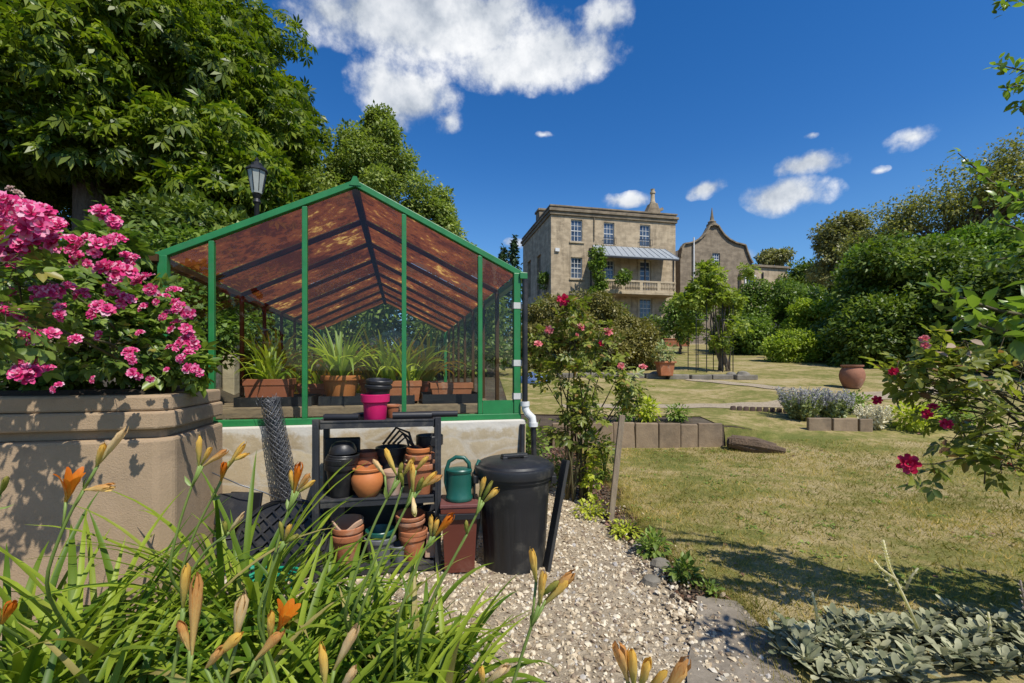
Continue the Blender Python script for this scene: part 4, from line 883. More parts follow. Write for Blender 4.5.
# ---- rose at the right edge
rr = empty('rose_shrub', (2.62, 1.95, Hs(2.62, 1.95)), 'rose bush with crimson blooms reaching in from the right edge over the lawn', 'rose bush')
cl = [(950, 375, 2.159, 0.120), (985, 390, 2.095, 0.180), (925, 372, 2.223, 0.096), (1005, 360, 2.159, 0.168), (985, 430, 2.159, 0.156), (925, 395, 2.223, 0.096), (1015, 440, 2.032, 0.156), (905, 365, 2.223, 0.060), (960, 410, 2.159, 0.120), (1035, 390, 2.032, 0.216), (1040, 450, 2.032, 0.180), (940, 350, 2.223, 0.072), (968, 350, 2.159, 0.084), (1060, 340, 2.032, 0.192), (965, 440, 2.095, 0.072), (1000, 465, 2.032, 0.060), (900, 380, 2.286, 0.048)]
canes = []; b0 = np.array([2.62, 1.95, Hs(2.62, 1.95) - .03]); mb = MB()
for i, (x, y, Y, r) in enumerate(cl):
    c = at(x, y, Y); s0 = b0 + np.array([.08 * math.cos(i * 2.1), .08 * math.sin(i * 2.1), 0]); k1 = s0 + np.array([.03, .02, .75 + .03 * (i % 5)]); k2 = (k1 + c) / 2 + np.array([0, 0, .12])
    mb.tube([s0, (s0 + k1) / 2 + rdir(1)[0] * .03, k1, k2, c * .7 + k2 * .3 + rdir(1)[0] * .02, c], [.011, .010, .008, .006, .004, .003], 6)
    for k in range(4): mb.tube([c, c + rdir(1)[0] * r * .6, c + rdir(1)[0] * r * 1.1], [.003, .0025, .0015], 5)
low = [at(1010, 465, 2.03), at(985, 462, 2.03), at(960, 458, 2.03), at(935, 464, 2.03), at(910, 464, 2.03)]
mb.tube(low, [.005, .004, .004, .003, .002], 6)
mb.tube([at(1030, 440, 2.03), at(1000, 462, 2.03), at(985, 470, 2.03), at(984, 484, 2.03)], .003, 5)
mb.build('stems', STEM, rr, smooth=True)
RL3 = leafmat('dark_rose_leaf', (.05, .085, .02), (.17, .20, .045), trans=.4, rough=.35, spec=.45, c3=(.28, .14, .08))
mb = leafcloud(MB(), T_COMP, [(at(x, y, Y), r) for (x, y, Y, r) in cl], 20, .098, droop=.2, shell=.05)
P = np.array([at(x, y, 2.03) for x, y in ((918, 472), (926, 462), (935, 476), (945, 470), (930, 484), (940, 458), (952, 462), (928, 455), (960, 466))]); mb.inst(T_COMP, P, nrm(rdir(len(P)) + (-.4, 0, -.4)), rdir(len(P)) * .5 + (0, -.6, .7), .105)
mb.build('foliage', RL3, rr)
for (x, y, Y, r, m, nb, lb) in ((928, 345, 2.095, 11, PALEF, 2, 'pale crimson bloom'), (938, 415, 1.969, 12, REDF, 2, None), (908, 464, 2.007, 11, REDF, 1, None), (893, 371, 2.159, 5, REDF, 1, 'small crimson bud'), (946, 424, 2.032, 6, REDF, 1, None), (877, 400, 2.350, 5, REDF, 1, 'small crimson bud'), (1010, 467, 2.032, 5, REDF, 1, None)):
    truss(x, y, Y, r, m, rr, facing=(-.3, -1, .5), nb=nb, label=lb)
mb = MB(); P = np.array([at(x, y, 2.05) for x, y in ((962, 332), (970, 340), (955, 345), (966, 355), (948, 357), (975, 327), (985, 375))]); mb.inst(T_FOLD, P, nrm(rdir(len(P)) + (-.2, -.1, .5)), rdir(len(P)) * .4 + (.2, -.7, .5), .052, 1.2)
mb.build('faded_leaves', flowermat('faded_buff_leaf', [(0, (.32, .22, .15)), (1, (.48, .36, .25))]), rr)
# ---- tall arching shrub behind it, at the very edge
ps = empty('arching_shrub', (2.75, 1.95, Hs(2.75, 1.95)), 'tall glossy leaved shrub whose long shoots arch into the top right corner', 'shrub')
PRL = leafmat('privet_leaf', (.05, .10, .02), (.15, .24, .05), trans=.35, rough=.3, spec=.5)
shoots = [([(1180, 500), (1130, 60), (1060, -20), (1018, -10), (998, 10)], 1.9), ([(1180, 500), (1140, 160), (1080, 95), (1030, 72), (994, 64)], 1.9), ([(1180, 480), (1130, 120), (1070, 90), (1035, 82), (1005, 88)], 1.9), ([(1180, 480), (1120, 260), (1060, 225), (1000, 190), (958, 153)], 1.65), ([(1180, 480), (1130, 240), (1080, 215), (1030, 200), (985, 206)], 1.65),
          ([(1180, 480), (1120, 330), (1060, 320), (1000, 312), (932, 287)], .95), ([(1180, 480), (1110, 280), (1060, 262), (1020, 255), (985, 262)], 1.7), ([(1180, 480), (1100, 300), (1060, 280), (1020, 228), (990, 222)], 1.65), ([(1180, 480), (1120, 200), (1090, 140), (1050, 115), (1015, 106)], 1.95), ([(1180, 480), (1120, 340), (1060, 330), (1010, 335), (960, 318)], .95)]
mb = MB(); lv = MB()
for (pp, Y) in shoots:
    C = np.array([at(x, y, Y) for x, y in pp]); C[0] = (2.75, 1.95, Hs(2.75, 1.95)); tt = np.linspace(0, len(C) - 1, 34); pth = np.stack([np.interp(tt, range(len(C)), C[:, i]) for i in range(3)], 1)
    for _ in range(4): pth[1:-1] = (pth[:-2] + pth[2:] + 2 * pth[1:-1]) / 4
    mb.tube(pth, np.linspace(.011, .0016, 34), 6)
    Pq = np.repeat(pth[9:], 3, 0) + rng.normal(0, .012, (len(pth[9:]) * 3, 3)); tg = np.repeat(np.gradient(pth, axis=0)[9:], 3, 0)
    sz = np.repeat(np.linspace(.068, .036, len(pth[9:])), 3) * rng.uniform(.7, 1.2, len(Pq)); lv.inst(T_FOLD, Pq, nrm(nrm(tg) * .6 + rdir(len(Pq)) * .9), rdir(len(Pq)) * .6 + (0, 0, 1), sz)
mb.build('stems', STEM, ps, smooth=True)
leafcloud(lv, T_FOLD, [((1.66, 1.28, 1.45), .16)], 110, .07, shell=.1)
leafcloud(lv, T_FOLD, [((2.75, 1.95, .95), .30), ((3.05, 1.9, 1.1), .36), ((2.75, 1.85, .6), .30), ((3.0, 2.0, .8), .36)], 210, .08, shell=.2)
lv.build('foliage', PRL, ps)
# ---- lamb's ears bottom right
LAMB = leafmat('felted_silver_leaf', (.10, .125, .09), (.28, .31, .26), trans=.2, rough=.9, spec=.1, tint=(1, 1.05, .9), patch=.6, pscale=9)
T_LAMB = (np.array([(0, .03, 0), (0, -.03, 0), (.3, .14, .07), (.3, 0, .02), (.3, -.14, .07), (.65, .20, .07), (.65, 0, 0), (.65, -.20, .07), (.92, .12, -.0), (.92, -.12, -.0), (1, 0, -.03)]),
          [[(0, 1, 4, 3), (0, 3, 2, 2)][:1], [(0, 3, 2), (8, 9, 10)], [(3, 4, 7, 6), (2, 3, 6, 5)], [(5, 6, 8), (6, 9, 8), (6, 7, 9)]])
def spike(mb, P, r=.010, n=14):
    P = np.array(P, float)
    mb.tube(P, np.linspace(.006, .004, len(P)), 6)
    a = P[-1]; d = nrm(P[-1] - P[-2]); 
    for k in range(n):
        p = a - d * .14 * (1 - k / n); m = 7; an = np.arange(m) * 2 * math.pi / m + k; x = nrm(np.cross(d, (0, 1, .2))); y = np.cross(d, x); o = np.cos(an)[:, None] * x + np.sin(an)[:, None] * y
        mb.inst(T_LAMB, p + o * .004, nrm(o + d * 1.2), np.tile(d, (m, 1)), r * (1.4 - .6 * k / n) * 1.3)
LPOS = [((1.38, 1.93), 'lambs ear mat with silver felted leaves next to the worn paving'), ((1.72, 2.0), 'lambs ear mat with one tall pale flower spike above the dry lawn'), ((2.06, 1.98), 'lambs ear mat with silver leaves, right of the tall flower spike'), ((2.36, 2.06), 'lambs ear mat at the bottom right corner with a dark spike at the edge')]
for i, ((x, y), lab) in enumerate(LPOS):
    r = empty('lambs_ear', (x, y, Hs(x, y)), lab, 'silver plant', 'lambs ears along the bottom right'); mb = MB(); z = Hs(x, y)
    for k in range(85):
        p = np.array([x + rd.uniform(-.23, .23), y + rd.uniform(-.20, .16), z + rd.uniform(.0, .075)]); m = rd.randint(6, 9); an = np.arange(m) * 2.4 + rd.uniform(0, 6); el_ = rng.uniform(.15, 1.0, m)
        D = np.stack([np.cos(an) * np.cos(el_), np.sin(an) * np.cos(el_), np.sin(el_)], 1); mb.inst(T_LAMB, p + D * .01, D, np.tile([0, 0, 1.], (m, 1)) - D * .5, rng.uniform(.04, .08, m))
    mb.build('foliage', LAMB, r)
    mb = MB()
    sp = {0: [[(818, 625), (815, 605), (812, 592)]], 1: [[(918, 628), (903, 595), (890, 568), (883, 540)], [(905, 590), (912, 575), (918, 568)], [(897, 580), (880, 568), (874, 560)]], 2: [[(985, 640), (990, 625), (988, 612)]], 3: [[(1030, 640), (1024, 600), (1020, 580)]]}[i]
    for s_ in sp: spike(mb, [at(a_, b_, y - .05) for a_, b_ in s_], n=10 if len(s_) > 3 else 5)
    mb.build('flower_spikes', leafmat('pale_spike', (.24, .25, .22), (.42, .43, .40), patch=0) if i != 3 else leafmat('grey_purple_spike', (.10, .09, .13), (.2, .19, .22), patch=0), r)
# ---- small herbs along the soil strip
HERB = leafmat('weed_leaf', (.06, .11, .025), (.16, .24, .06), trans=.35)
HERBY = leafmat('yellow_green_leaf', (.16, .22, .03), (.34, .40, .06), trans=.4)
def herb(x, y, r, h, mat, label, n=90, sz=.05, name='small_plant', cat='plant', group='small plants in the beds', tpl=T_FOLD):
    n = int(n * 1.5)
    z = Hs(x, y); mb = MB()
    for k in range(int(6 + r * 30)): a = rd.uniform(0, 6.28); q = rd.random() ** .5 * r; mb.tube([(x, y, z - .01), (x + .4 * q * math.cos(a), y + .4 * q * math.sin(a), z + h * .5), (x + q * math.cos(a), y + q * math.sin(a), z + h * rd.uniform(.6, 1))], [.004, .003, .0015], 4)
    o = rdir(n) * rng.random((n, 1)) ** .5; P = np.array([x, y, z + h * .52]) + o * np.array([r, r, h * .5]); mb.inst(tpl, P, nrm(o + rdir(n) * .5), rdir(n) * .4 + (0, 0, 1), rng.uniform(.6, 1.3, n) * sz)
    return mb.build(name, mat, None, label, cat, group)
herb(.92, 2.98, .10, .16, HERB, 'low green weed at the gravel edge nearest the dustbin side of the lawn')
herb(1.0, 2.66, .09, .13, HERB, 'leafy green weed by the lawn corner above the worn paving')
herb(.83, 3.35, .13, .10, HERBY, 'low yellow green weed at the foot of the wooden stake', n=120, sz=.035)
herb(.66, 3.75, .16, .12, HERBY, 'spreading yellow green weed on the gravel edge beyond the dustbin', n=160, sz=.035)
herb(1.08, 2.48, .06, .08, HERB, 'tiny weed beside the worn paving', n=50, sz=.03)
herb(.50, 4.6, .16, .30, HERB, 'dark leafy plant at the foot of the tall rose', n=160, sz=.06)
herb(.72, 4.15, .07, .62, HERBY, 'yellow green young rose shoot in front of the tall rose', n=70, sz=.07, tpl=T_COMP)
herb(.95, 4.7, .10, .42, HERB, 'thin upright shoot right of the tall rose', n=60, sz=.07, tpl=T_COMP)
herb(1.05, 6.75, .22, .45, HERB, 'bushy green plant in the raised bed nearest the rose', n=240, sz=.08)
herb(1.62, 6.62, .17, .38, HERB, 'green plant with pale new shoots in the raised bed behind the stake', n=170, sz=.07)
herb(2.0, 6.75, .17, .34, HERBY, 'bright leafy plant in the middle of the raised bed', n=190, sz=.08)
herb(2.45, 6.72, .18, .24, HERB, 'low rounded green plant at the right end of the raised bed', n=190, sz=.06)
herb(.18, 5.2, .25, .55, HERB, 'dark shrubby plant behind the drainpipe by the greenhouse', n=320, sz=.07)
# ---- lavender and silver clumps on the right bed
LAV = flowermat('lavender_flowers', [(0, (.28, .25, .29)), (.5, (.42, .40, .42)), (1, (.56, .54, .53))])
LAVL = leafmat('grey_green_leaf', (.10, .14, .07), (.2, .25, .14), trans=.2, patch=.2)
SILV = leafmat('silver_leaf', (.34, .36, .32), (.52, .54, .5), trans=.15, patch=.2, tint=(1, 1, .95))
def lav(x, y, r, h, label, n=170, mat=LAV, lm=LAVL):
    z = Hs(x, y); q = empty('lavender', (x, y, z), label, 'lavender', 'lavender clumps on the right bed'); mb = MB(); fl = MB()
    for k in range(n):
        a = rd.uniform(0, 6.28); s_ = rd.random() ** .5 * r; t0 = np.array([x + .35 * s_ * math.cos(a), y + .35 * s_ * math.sin(a), z]); t1 = np.array([x + s_ * math.cos(a), y + s_ * math.sin(a), z + h * rd.uniform(.6, 1.05)]); mb.tube([t0, t1], .0025, 3)
        tt = rng.uniform(.1, .75, 7); Pp = t0 + (t1 - t0) * tt[:, None]; mb.inst(T_RH, Pp, nrm(rdir(7) + (0, 0, .6)), rdir(7), .07)
        m = 16; u = rng.uniform(.72, 1.02, m); fl.inst(T_RH, t0 + (t1 - t0) * u[:, None], rdir(m), rdir(m), .028)
    mb.build('foliage', lm, q); fl.build('flower_spikes', mat, q); return q
lav(4.55, 7.15, .36, .50, 'lavender clump with greyish spikes on the small bed left of the silver plants')
lav(5.0, 7.1, .30, .48, 'lavender clump with greyish spikes in the middle of the small right bed')
r = lav(5.35, 6.75, .26, .34, 'white leaved silver plant spilling over the small right bed', n=110, mat=SILV, lm=SILV); r['category'] = 'silver plant'; r.name = 'silver_plant'; ROOT['silver_plant'] = ROOT['lavender']; del r['group']
herb(5.9, 6.7, .30, .42, HERBY, 'yellow green bushy plant right of the silver plant, behind the rose', n=420, sz=.075, group='leafy plants beyond the right rose')
herb(6.6, 6.9, .34, .36, HERB, 'green bushy plant behind the crimson rose blooms', n=420, sz=.075, group='leafy plants beyond the right rose')
herb(5.75, 7.6, .22, .36, HERB, 'small dark green plant behind the silver plant', n=200, sz=.07, group='leafy plants beyond the right rose')

# ------------------------------------------------------------------ stone and timber in the garden
SLAB = pm('old_concrete_slab', (.31, .225, .14), (.17, .12, .075), scale=4, rough=.9, bump=.5, bscale=40, stain=(.13, .10, .07), sscale=2.5, samt=.6, rvar=.12, world=True)
rw = empty('retaining_wall', (1.8, 6.33, .1), 'low retaining wall of upright stone slabs across the lawn', 'low wall')
xs = [.55, 1.02, 1.40, 1.70, 2.02, 2.32, 2.56, 2.90]
for i in range(7):
    x0, x1 = xs[i] + .003, xs[i + 1] - .003; hh = .48 + rd.uniform(-.012, .02); tl = rd.uniform(-.02, .05); yy = 6.25 + rd.uniform(-.015, .015)
    MB().hexa([(x0, yy, .05), (x1, yy, .05), (x1, yy + .06, .05), (x0, yy + .06, .05)], [(x0, yy + tl, hh), (x1, yy + tl, hh + rd.uniform(-.01, .01)), (x1, yy + .06 + tl, hh), (x0, yy + .06 + tl, hh)]).build('slab', SLAB, rw, bevel=.012)
re = empty('bed_edging', (4.9, 6.7, .2), 'short edging of pale stone slabs in front of the lavender', 'low wall')
for x0, x1 in ((4.28, 4.62), (4.64, 5.0), (5.02, 5.22)):
    z = Hs((x0 + x1) / 2, 6.6); MB().box(((x0 + x1) / 2, 6.60, z + .06), (x1 - x0 - .01, .06, .26)).build('slab', SLAB, re, bevel=.012)
ed = empty('tile_edging', (4.0, 7.4, .4), 'row of dark clay edging tiles beside the gravel path by the lavender', 'edging')
for k in range(9):
    x = 3.75 + k * .10; y = 7.72 - .02 * k; z = Hs(x, y); MB().lathe([(.045, -.05), (.05, .05), (.04, .08), (0, .085)], (x, y, z), 10, sy=.4).build('edging_tile', pm('dark_clay', (.10, .06, .045), (.06, .04, .03)) if k == 0 else bpy.data.materials['dark_clay'], ed, smooth=40)
EDG = pm('mossy_edging_stone', (.26, .23, .185), (.14, .125, .095), scale=5, rough=.95, bump=.7, bscale=25, stain=(.09, .085, .05), rvar=.15, world=True)
se = empty('stone_edging', (3.2, 12.2, .9), 'flat grey stone edging across the upper lawn below the rose arch', 'edging')
for k in range(9):
    x0 = 1.2 + k * .56; y0 = 12.0 + .06 * math.sin(k * 2) - .07 * k * .5; z = Hs(x0, y0); MB().box((x0 + .26, y0, z + .045), (.53, .42 + rd.uniform(-.05, .1), .15), rotz(rd.uniform(-.06, .06))).build('stone', EDG, se, bevel=.03)
for i, (px, py, Y, s_) in enumerate(((655, 372, 11.9, .26), (743, 374, 11.7, .30), (731, 370, 12.1, .20))):
    p = at(px, py, Y); z = Hs(p[0], Y); V, fs = None, None
    mb = MB(); mb.lathe([(s_ * .5, -.04), (s_ * .62, .06), (s_ * .5, s_ * .5), (s_ * .2, s_ * .62), (0, s_ * .63)], (p[0], Y, z + .02), 9, rotax(rdir(1)[0], .2), sy=.8); mb.build('rock', EDG, None, ['rough stone at the left foot of the rose arch', 'rough stone at the right foot of the rose arch', 'small stone between the feet of the rose arch'][i], 'stone', 'rough stones at the rose arch', smooth=25)
STK = pm('weathered_stake', (.33, .26, .17), (.2, .15, .10), scale=5, rough=.9, bump=.5, bscale=30, stretch=(8, 8, 1), stain=(.12, .10, .07))
a_ = at(610, 526, 3.65); b_ = at(622, 415, 3.72); MB().bar(a_, b_, .045, .038, up=(0, 1, 0)).build('wooden_stake', STK, None, 'weathered wooden stake leaning in the soil strip before the rose', 'stake', bevel=.004)
mb = MB(); LG = np.array([2.95, 6.12, .25]); 
for k in range(14):
    o = rdir(1)[0] * np.array([.05, .07, .045]); d_ = np.array([.52, -.30, -.06]); mb.tube([LG + o, LG + o + d_ * .5 + rdir(1)[0] * .03, LG + o + d_ * rd.uniform(.8, 1.1)], [.06, .07, .035], 7)
mb.build('rotten_log', pm('rotting_wood', (.20, .135, .08), (.09, .06, .04), scale=8, rough=.95, bump=1, bscale=40, bdist=.03), None, 'rotten split log on the grass at the right end of the slab wall', 'log', smooth=30)
ur = at(852, 392, 10.2); uz = Hs(ur[0], 10.2)
MB().lathe([(.10, 0), (.15, .01), (.19, .08), (.235, .2), (.245, .30), (.225, .40), (.19, .455), (.175, .47), (.18, .48), (.215, .49), (.22, .52), (.205, .525), (.17, .50), (.15, .3), (0, .1)], (ur[0], 10.2, uz + .01), 40).build('urn', pm('aged_terracotta', (.34, .15, .085), (.23, .10, .06), scale=5, rough=.85, bump=.2, stain=(.38, .29, .22), samt=.5), None, 'big bellied terracotta urn standing on the lawn near the right hedge', 'urn', smooth=30)
pp_ = at(665, 372, 11.6); pz = Hs(pp_[0], 11.6) + .1
r = empty('potted_plant', (pp_[0], 11.6, pz), 'square terracotta pot with a leafy plant on the stone edging', 'potted plant')
MB().hexa([np.array([pp_[0] + .15 * i, 11.6 + .15 * j, pz]) for i, j in ((-1, -1), (1, -1), (1, 1), (-1, 1))], [np.array([pp_[0] + .19 * i, 11.6 + .19 * j, pz + .33]) for i, j in ((-1, -1), (1, -1), (1, 1), (-1, 1))]).box((pp_[0], 11.6, pz + .345), (.44, .44, .05)).build('pot', TERRA, r, bevel=.012)
mb = MB(); n = 260; o = rdir(n) * rng.random((n, 1)) ** .4; mb.inst(T_FOLD, np.array([pp_[0], 11.6, pz + .58]) + o * (.3, .3, .25), nrm(o + rdir(n) * .4), rdir(n) * .4 + (0, 0, 1), rng.uniform(.07, .13, n)); mb.build('foliage', LAVL, r)
MB().lathe([(.4, 0), (.42, .10), (.30, .22), (.1, .27), (0, .27)], (at(530, 378, 11)[0] + .1, 11, Hs(.5, 11)), 16, sy=.6).build('tarpaulin', pm('blue_tarpaulin', (.10, .17, .34), (.06, .11, .25), scale=5, rough=.5, bump=.6, bscale=8, bdist=.05), None, 'blue tarpaulin bundle behind the rose at the greenhouse corner', 'tarpaulin', smooth=60)

# ------------------------------------------------------------------ loose stuff: pebbles, grass, litter
T_PEB = (np.array([(1, .1, .05), (.3, .8, -.1), (-.6, .6, .1), (-1, -.2, 0), (-.2, -.8, .1), (.6, -.6, -.05), (.1, .1, .55), (-.1, .05, -.5)]), [[(0, 1, 6), (1, 2, 6), (2, 3, 6), (3, 4, 6), (4, 5, 6), (5, 0, 6), (1, 0, 7), (2, 1, 7), (3, 2, 7), (4, 3, 7), (5, 4, 7), (0, 5, 7)]])
def pebmat():
    m, t, b, out = newmat('pale_gravel_stone'); g = t.n('ShaderNodeNewGeometry')
    col = t.ramp(g.outputs['Random Per Island'], [(0, (.15, .105, .075)), (.22, (.38, .285, .175)), (.55, (.57, .465, .31)), (.85, (.70, .61, .45)), (1, (.38, .35, .32))]); t.l(col, b.inputs['Base Color']); b.inputs['Roughness'].default_value = .85; return m
def scatter(n, x0, x1, y0, y1, test, ypow=1.0):
    X = rng.uniform(x0, x1, n); Y = y0 + (y1 - y0) * rng.random(n) ** ypow; k = test(X, Y); return X[k], Y[k]
X, Y = scatter(34000, -2.2, 1.3, 1.2, 5.0, lambda X, Y: X < np.array([gR(v) for v in Y]) + .05 * rng.normal(size=len(Y)) + .25 * (rng.random(len(Y)) < .06), 1.25)
x2 = rng.normal(.90, .10, 260); y2 = rng.uniform(1.3, 2.4, 260); X = np.concatenate([X, x2]); Y = np.concatenate([Y, y2])
P = np.stack([X, Y, H(X, Y) + np.where(X > .78, .024, .010)], 1); n = len(P)
N = nrm(rdir(n) * .5 + (0, 0, 1)); MB().inst(T_PEB, P, rdir(n), N, rng.gamma(4, .0024, n).clip(.004, .022), rng.uniform(.7, 1.2, n)).build('gravel_stones', pebmat(), smooth=False, kind='stuff', label='pale loose gravel stones on the path', cat='gravel')
for (pts, w_) in (([(2.3, 8.0), (4.7, 8.2), (6.2, 8.7), (7.6, 9.3)], .5),): pass
T_GR = (np.array([(0, .5, 0), (0, -.5, 0), (1, 0, .15)]), [[(0, 1, 2)]])
LIT = flowermat('leaf_litter', [(0, (.10, .05, .03)), (.5, (.20, .11, .06)), (.8, (.30, .2, .12)), (1, (.35, .16, .15))])
GRASSM = leafmat('lawn_grass_blade', (.09, .12, .024), (.33, .27, .11), trans=.25, rough=.7, spec=.15, patch=.6, pscale=1.3, c3=(.42, .34, .18))
def lawnok(X, Y): return np.where(Y < 6.2, X > np.array([lawnL(v) for v in Y]) + .01, (X > 3.2) | (Y > 6.6))
pat = lambda X, Y: .5 + .25 * np.sin(X * 2.1 + .7 * np.sin(Y * 1.3)) + .25 * np.sin(Y * 3.1 + X * .8)
X, Y = scatter(270000, .9, 7.5, 1.9, 6.2, lawnok, 1.4); k = (rng.random(len(X)) < .35 + .65 * pat(X, Y)) & (X < Y * 1.3 + .3); X, Y = X[k], Y[k]; n = len(X); P = np.stack([X, Y, H(X, Y) + .008], 1)
MB().inst(T_GR, P, nrm(rdir(n) * (1, 1, .2) * .9 + (0, 0, .8)), rdir(n), rng.gamma(5, .0052, n).clip(.01, .06), rng.uniform(.09, .2, n)).build('grass', GRASSM, kind='stuff', label='short dry mown grass blades of the lawn', cat='grass')
X, Y = scatter(900, 1.0, 8, 2.2, 6.2, lawnok, 1.2); k = rng.random(len(X)) < pat(X * 1.7, Y * 1.6); X, Y = X[k], Y[k]; cx = np.repeat(X, 9) + rng.normal(0, .022, len(X) * 9); cy = np.repeat(Y, 9) + rng.normal(0, .022, len(X) * 9); n = len(cx)
MB().inst(T_RH, np.stack([cx, cy, H(cx, cy) + .018], 1), nrm(rdir(n) * (1, 1, .25)), rdir(n) * .4 + (0, 0, 1), rng.uniform(.014, .034, n), 1.3).build('lawn_weeds', HERB, kind='stuff', label='small green clover and weeds growing in the lawn', cat='weeds')
X, Y = scatter(420, 1.0, 8, 2.2, 11, lawnok, 1.2); n = len(X)
MB().inst(T_RH, np.stack([X, Y, H(X, Y) + .03], 1), nrm(rdir(n) * (1, 1, .2)), rdir(n) * .4 + (0, 0, 1), rng.uniform(.015, .045, n), 1.2).build('fallen_leaves', LIT, kind='stuff', label='scattered dry fallen leaves on the lawn', cat='leaf litter')
# longer tufts along the lawn edge
yy = rng.uniform(1.5, 6.2, 6500); xx = np.array([lawnL(v) for v in yy]) + rng.normal(0.03, .05, len(yy)); P = np.stack([xx, yy, H(xx, yy)], 1); n = len(P)
MB().inst(T_GR, P, nrm(rdir(n) * (1, 1, .2) * .7 + (-.25, 0, .9)), rdir(n), rng.uniform(.03, .075, n), .07).build('edge_grass', GRASSM, kind='stuff', label='longer grass tufts along the lawn edge', cat='grass')
X, Y = scatter(9000, .3, 1.4, 2.4, 6.2, lambda X, Y: (X > np.array([gR(v) for v in Y]) - .02) & (X < np.array([lawnL(v) for v in Y]) + .03)); P = np.stack([X, Y, H(X, Y) + .012], 1); n = len(P)
MB().inst(T_RH, P, nrm(rdir(n) * (1, 1, .4)), rdir(n) * .6 + (0, 0, 1), rng.uniform(.012, .04, n), 1.2).build('leaf_litter', LIT, kind='stuff', label='dry brown leaf litter on the soil strip beside the gravel', cat='leaf litter')
X, Y = scatter(2600, .3, 2.9, 2.3, 6.2, lambda X, Y: (X > np.array([gR(v) for v in Y]) - .05) & (X < np.array([lawnL(v) for v in Y]) + .05)); P = np.stack([X, Y, H(X, Y) + .01], 1); n = len(P)
MB().inst(T_PEB, P, rdir(n), rdir(n) * .5 + (0, 0, 1), rng.gamma(2.5, .006, n).clip(.005, .04)).build('soil_clods', SOIL, smooth=False, kind='stuff', label='dark crumbly soil clods in the bed', cat='soil')
for i, (x, y, s_) in enumerate(((.80, 2.62, .06), (.86, 3.1, .05), (.30, 4.7, .09), (.45, 4.95, .07), (.92, 2.82, .07))):
    MB().lathe([(s_ * .7, -.02), (s_, s_ * .3), (s_ * .8, s_ * .75), (s_ * .3, s_ * .95), (0, s_)], (x, y, Hs(x, y)), 8, rotax(rdir(1)[0], .3), sy=.75).build('rock', EDG if i not in (2, 3) else SOIL, None, ['grey stone at the gravel edge nearest the worn paving', 'grey stone at the gravel edge by the wooden stake', 'dark clod of earth behind the dustbin', 'dark clod of earth below the drainpipe shrub', 'grey stone between weeds on the gravel edge'][i], 'stone', 'stones along the gravel edge', smooth=30)
# ------------------------------------------------------------------ the house
HP = np.array([3.26, 38.0, 0]); hy = R(12.0); HU = np.array([math.cos(hy), math.sin(hy), 0]); HV = np.array([-math.sin(hy), math.cos(hy), 0])
def fac(px, py, O=HP, U=HU):
    tq = (px - 512) / F; s = (tq * O[1] - O[0]) / (U[0] - tq * U[1]); Y = O[1] + s * U[1]; return s, CZ - (py - HOR) / F * Y
def stone(name, c, c2, stain=(.12, .095, .065), streak=.55):
    m, t, b, out = newmat(name); P = t.n('ShaderNodeNewGeometry').outputs['Position']
    col = t.ramp(t.noise(P, 1.3, 7, .7), [(.3, c2), (.7, c)])
    mp = t.n('ShaderNodeMapping'); mp.inputs['Scale'].default_value = (1.6, 1.6, .22); t.l(P, mp.inputs[0])
    col = t.mix(t.math('MULTIPLY', t.step(t.noise(mp.outputs[0], 1.6, 8, .7), .46, .7), streak), col, stain)
    wv = t.n('ShaderNodeSeparateXYZ'); t.l(P, wv.inputs[0]); fr = t.math('FRACT', t.math('MULTIPLY', wv.outputs[2], 2.9)); col = t.mix(t.math('MULTIPLY', t.step(fr, .07, .0), .4), col, stain)
    cr_ = t.n('ShaderNodeTexNoise', i_Scale=3.2, i_Detail=2); mp2 = t.n('ShaderNodeMapping'); mp2.inputs['Scale'].default_value = (.5, .5, 1.0); t.l(P, mp2.inputs[0]); t.l(mp2.outputs[0], cr_.inputs['Vector']); col = t.mix(t.math('MULTIPLY', t.step(cr_.outputs[0], .5, .62), .30), col, sc(c, 1.25)); col = t.mix(t.math('MULTIPLY', t.step(cr_.outputs[0], .48, .38), .35), col, sc(c2, .7))
    t.l(col, b.inputs['Base Color']); b.inputs['Roughness'].default_value = .95; b.inputs['Specular IOR Level'].default_value = .15
    bp = t.n('ShaderNodeBump', i_Strength=.5, i_Distance=.03); t.l(t.noise(P, 9, 6, .7), bp.inputs['Height']); t.l(bp.outputs[0], b.inputs['Normal']); return m
BATH = stone('bath_stone', (.51, .405, .27), (.36, .28, .185))
BATHD = stone('weathered_parapet_stone', (.31, .25, .17), (.17, .135, .095), streak=.75)
BATHW = stone('pale_dressed_stone', (.50, .41, .28), (.42, .33, .21), streak=.3)
FRAMEW = pm('white_window_paint', (.70, .70, .67), (.6, .6, .57), rough=.5, bump=0)
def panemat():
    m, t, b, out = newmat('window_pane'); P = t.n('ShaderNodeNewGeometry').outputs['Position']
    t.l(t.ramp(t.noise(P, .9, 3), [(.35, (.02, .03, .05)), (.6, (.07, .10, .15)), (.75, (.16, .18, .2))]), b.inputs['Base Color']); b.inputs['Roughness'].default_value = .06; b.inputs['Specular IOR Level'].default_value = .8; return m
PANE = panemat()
LEAD = pm('lead_roof', (.33, .355, .37), (.25, .27, .285), scale=3, rough=.5, bump=.1, world=True)
IRON = pm('black_iron', (.02, .02, .022), (.015, .015, .016), rough=.5)
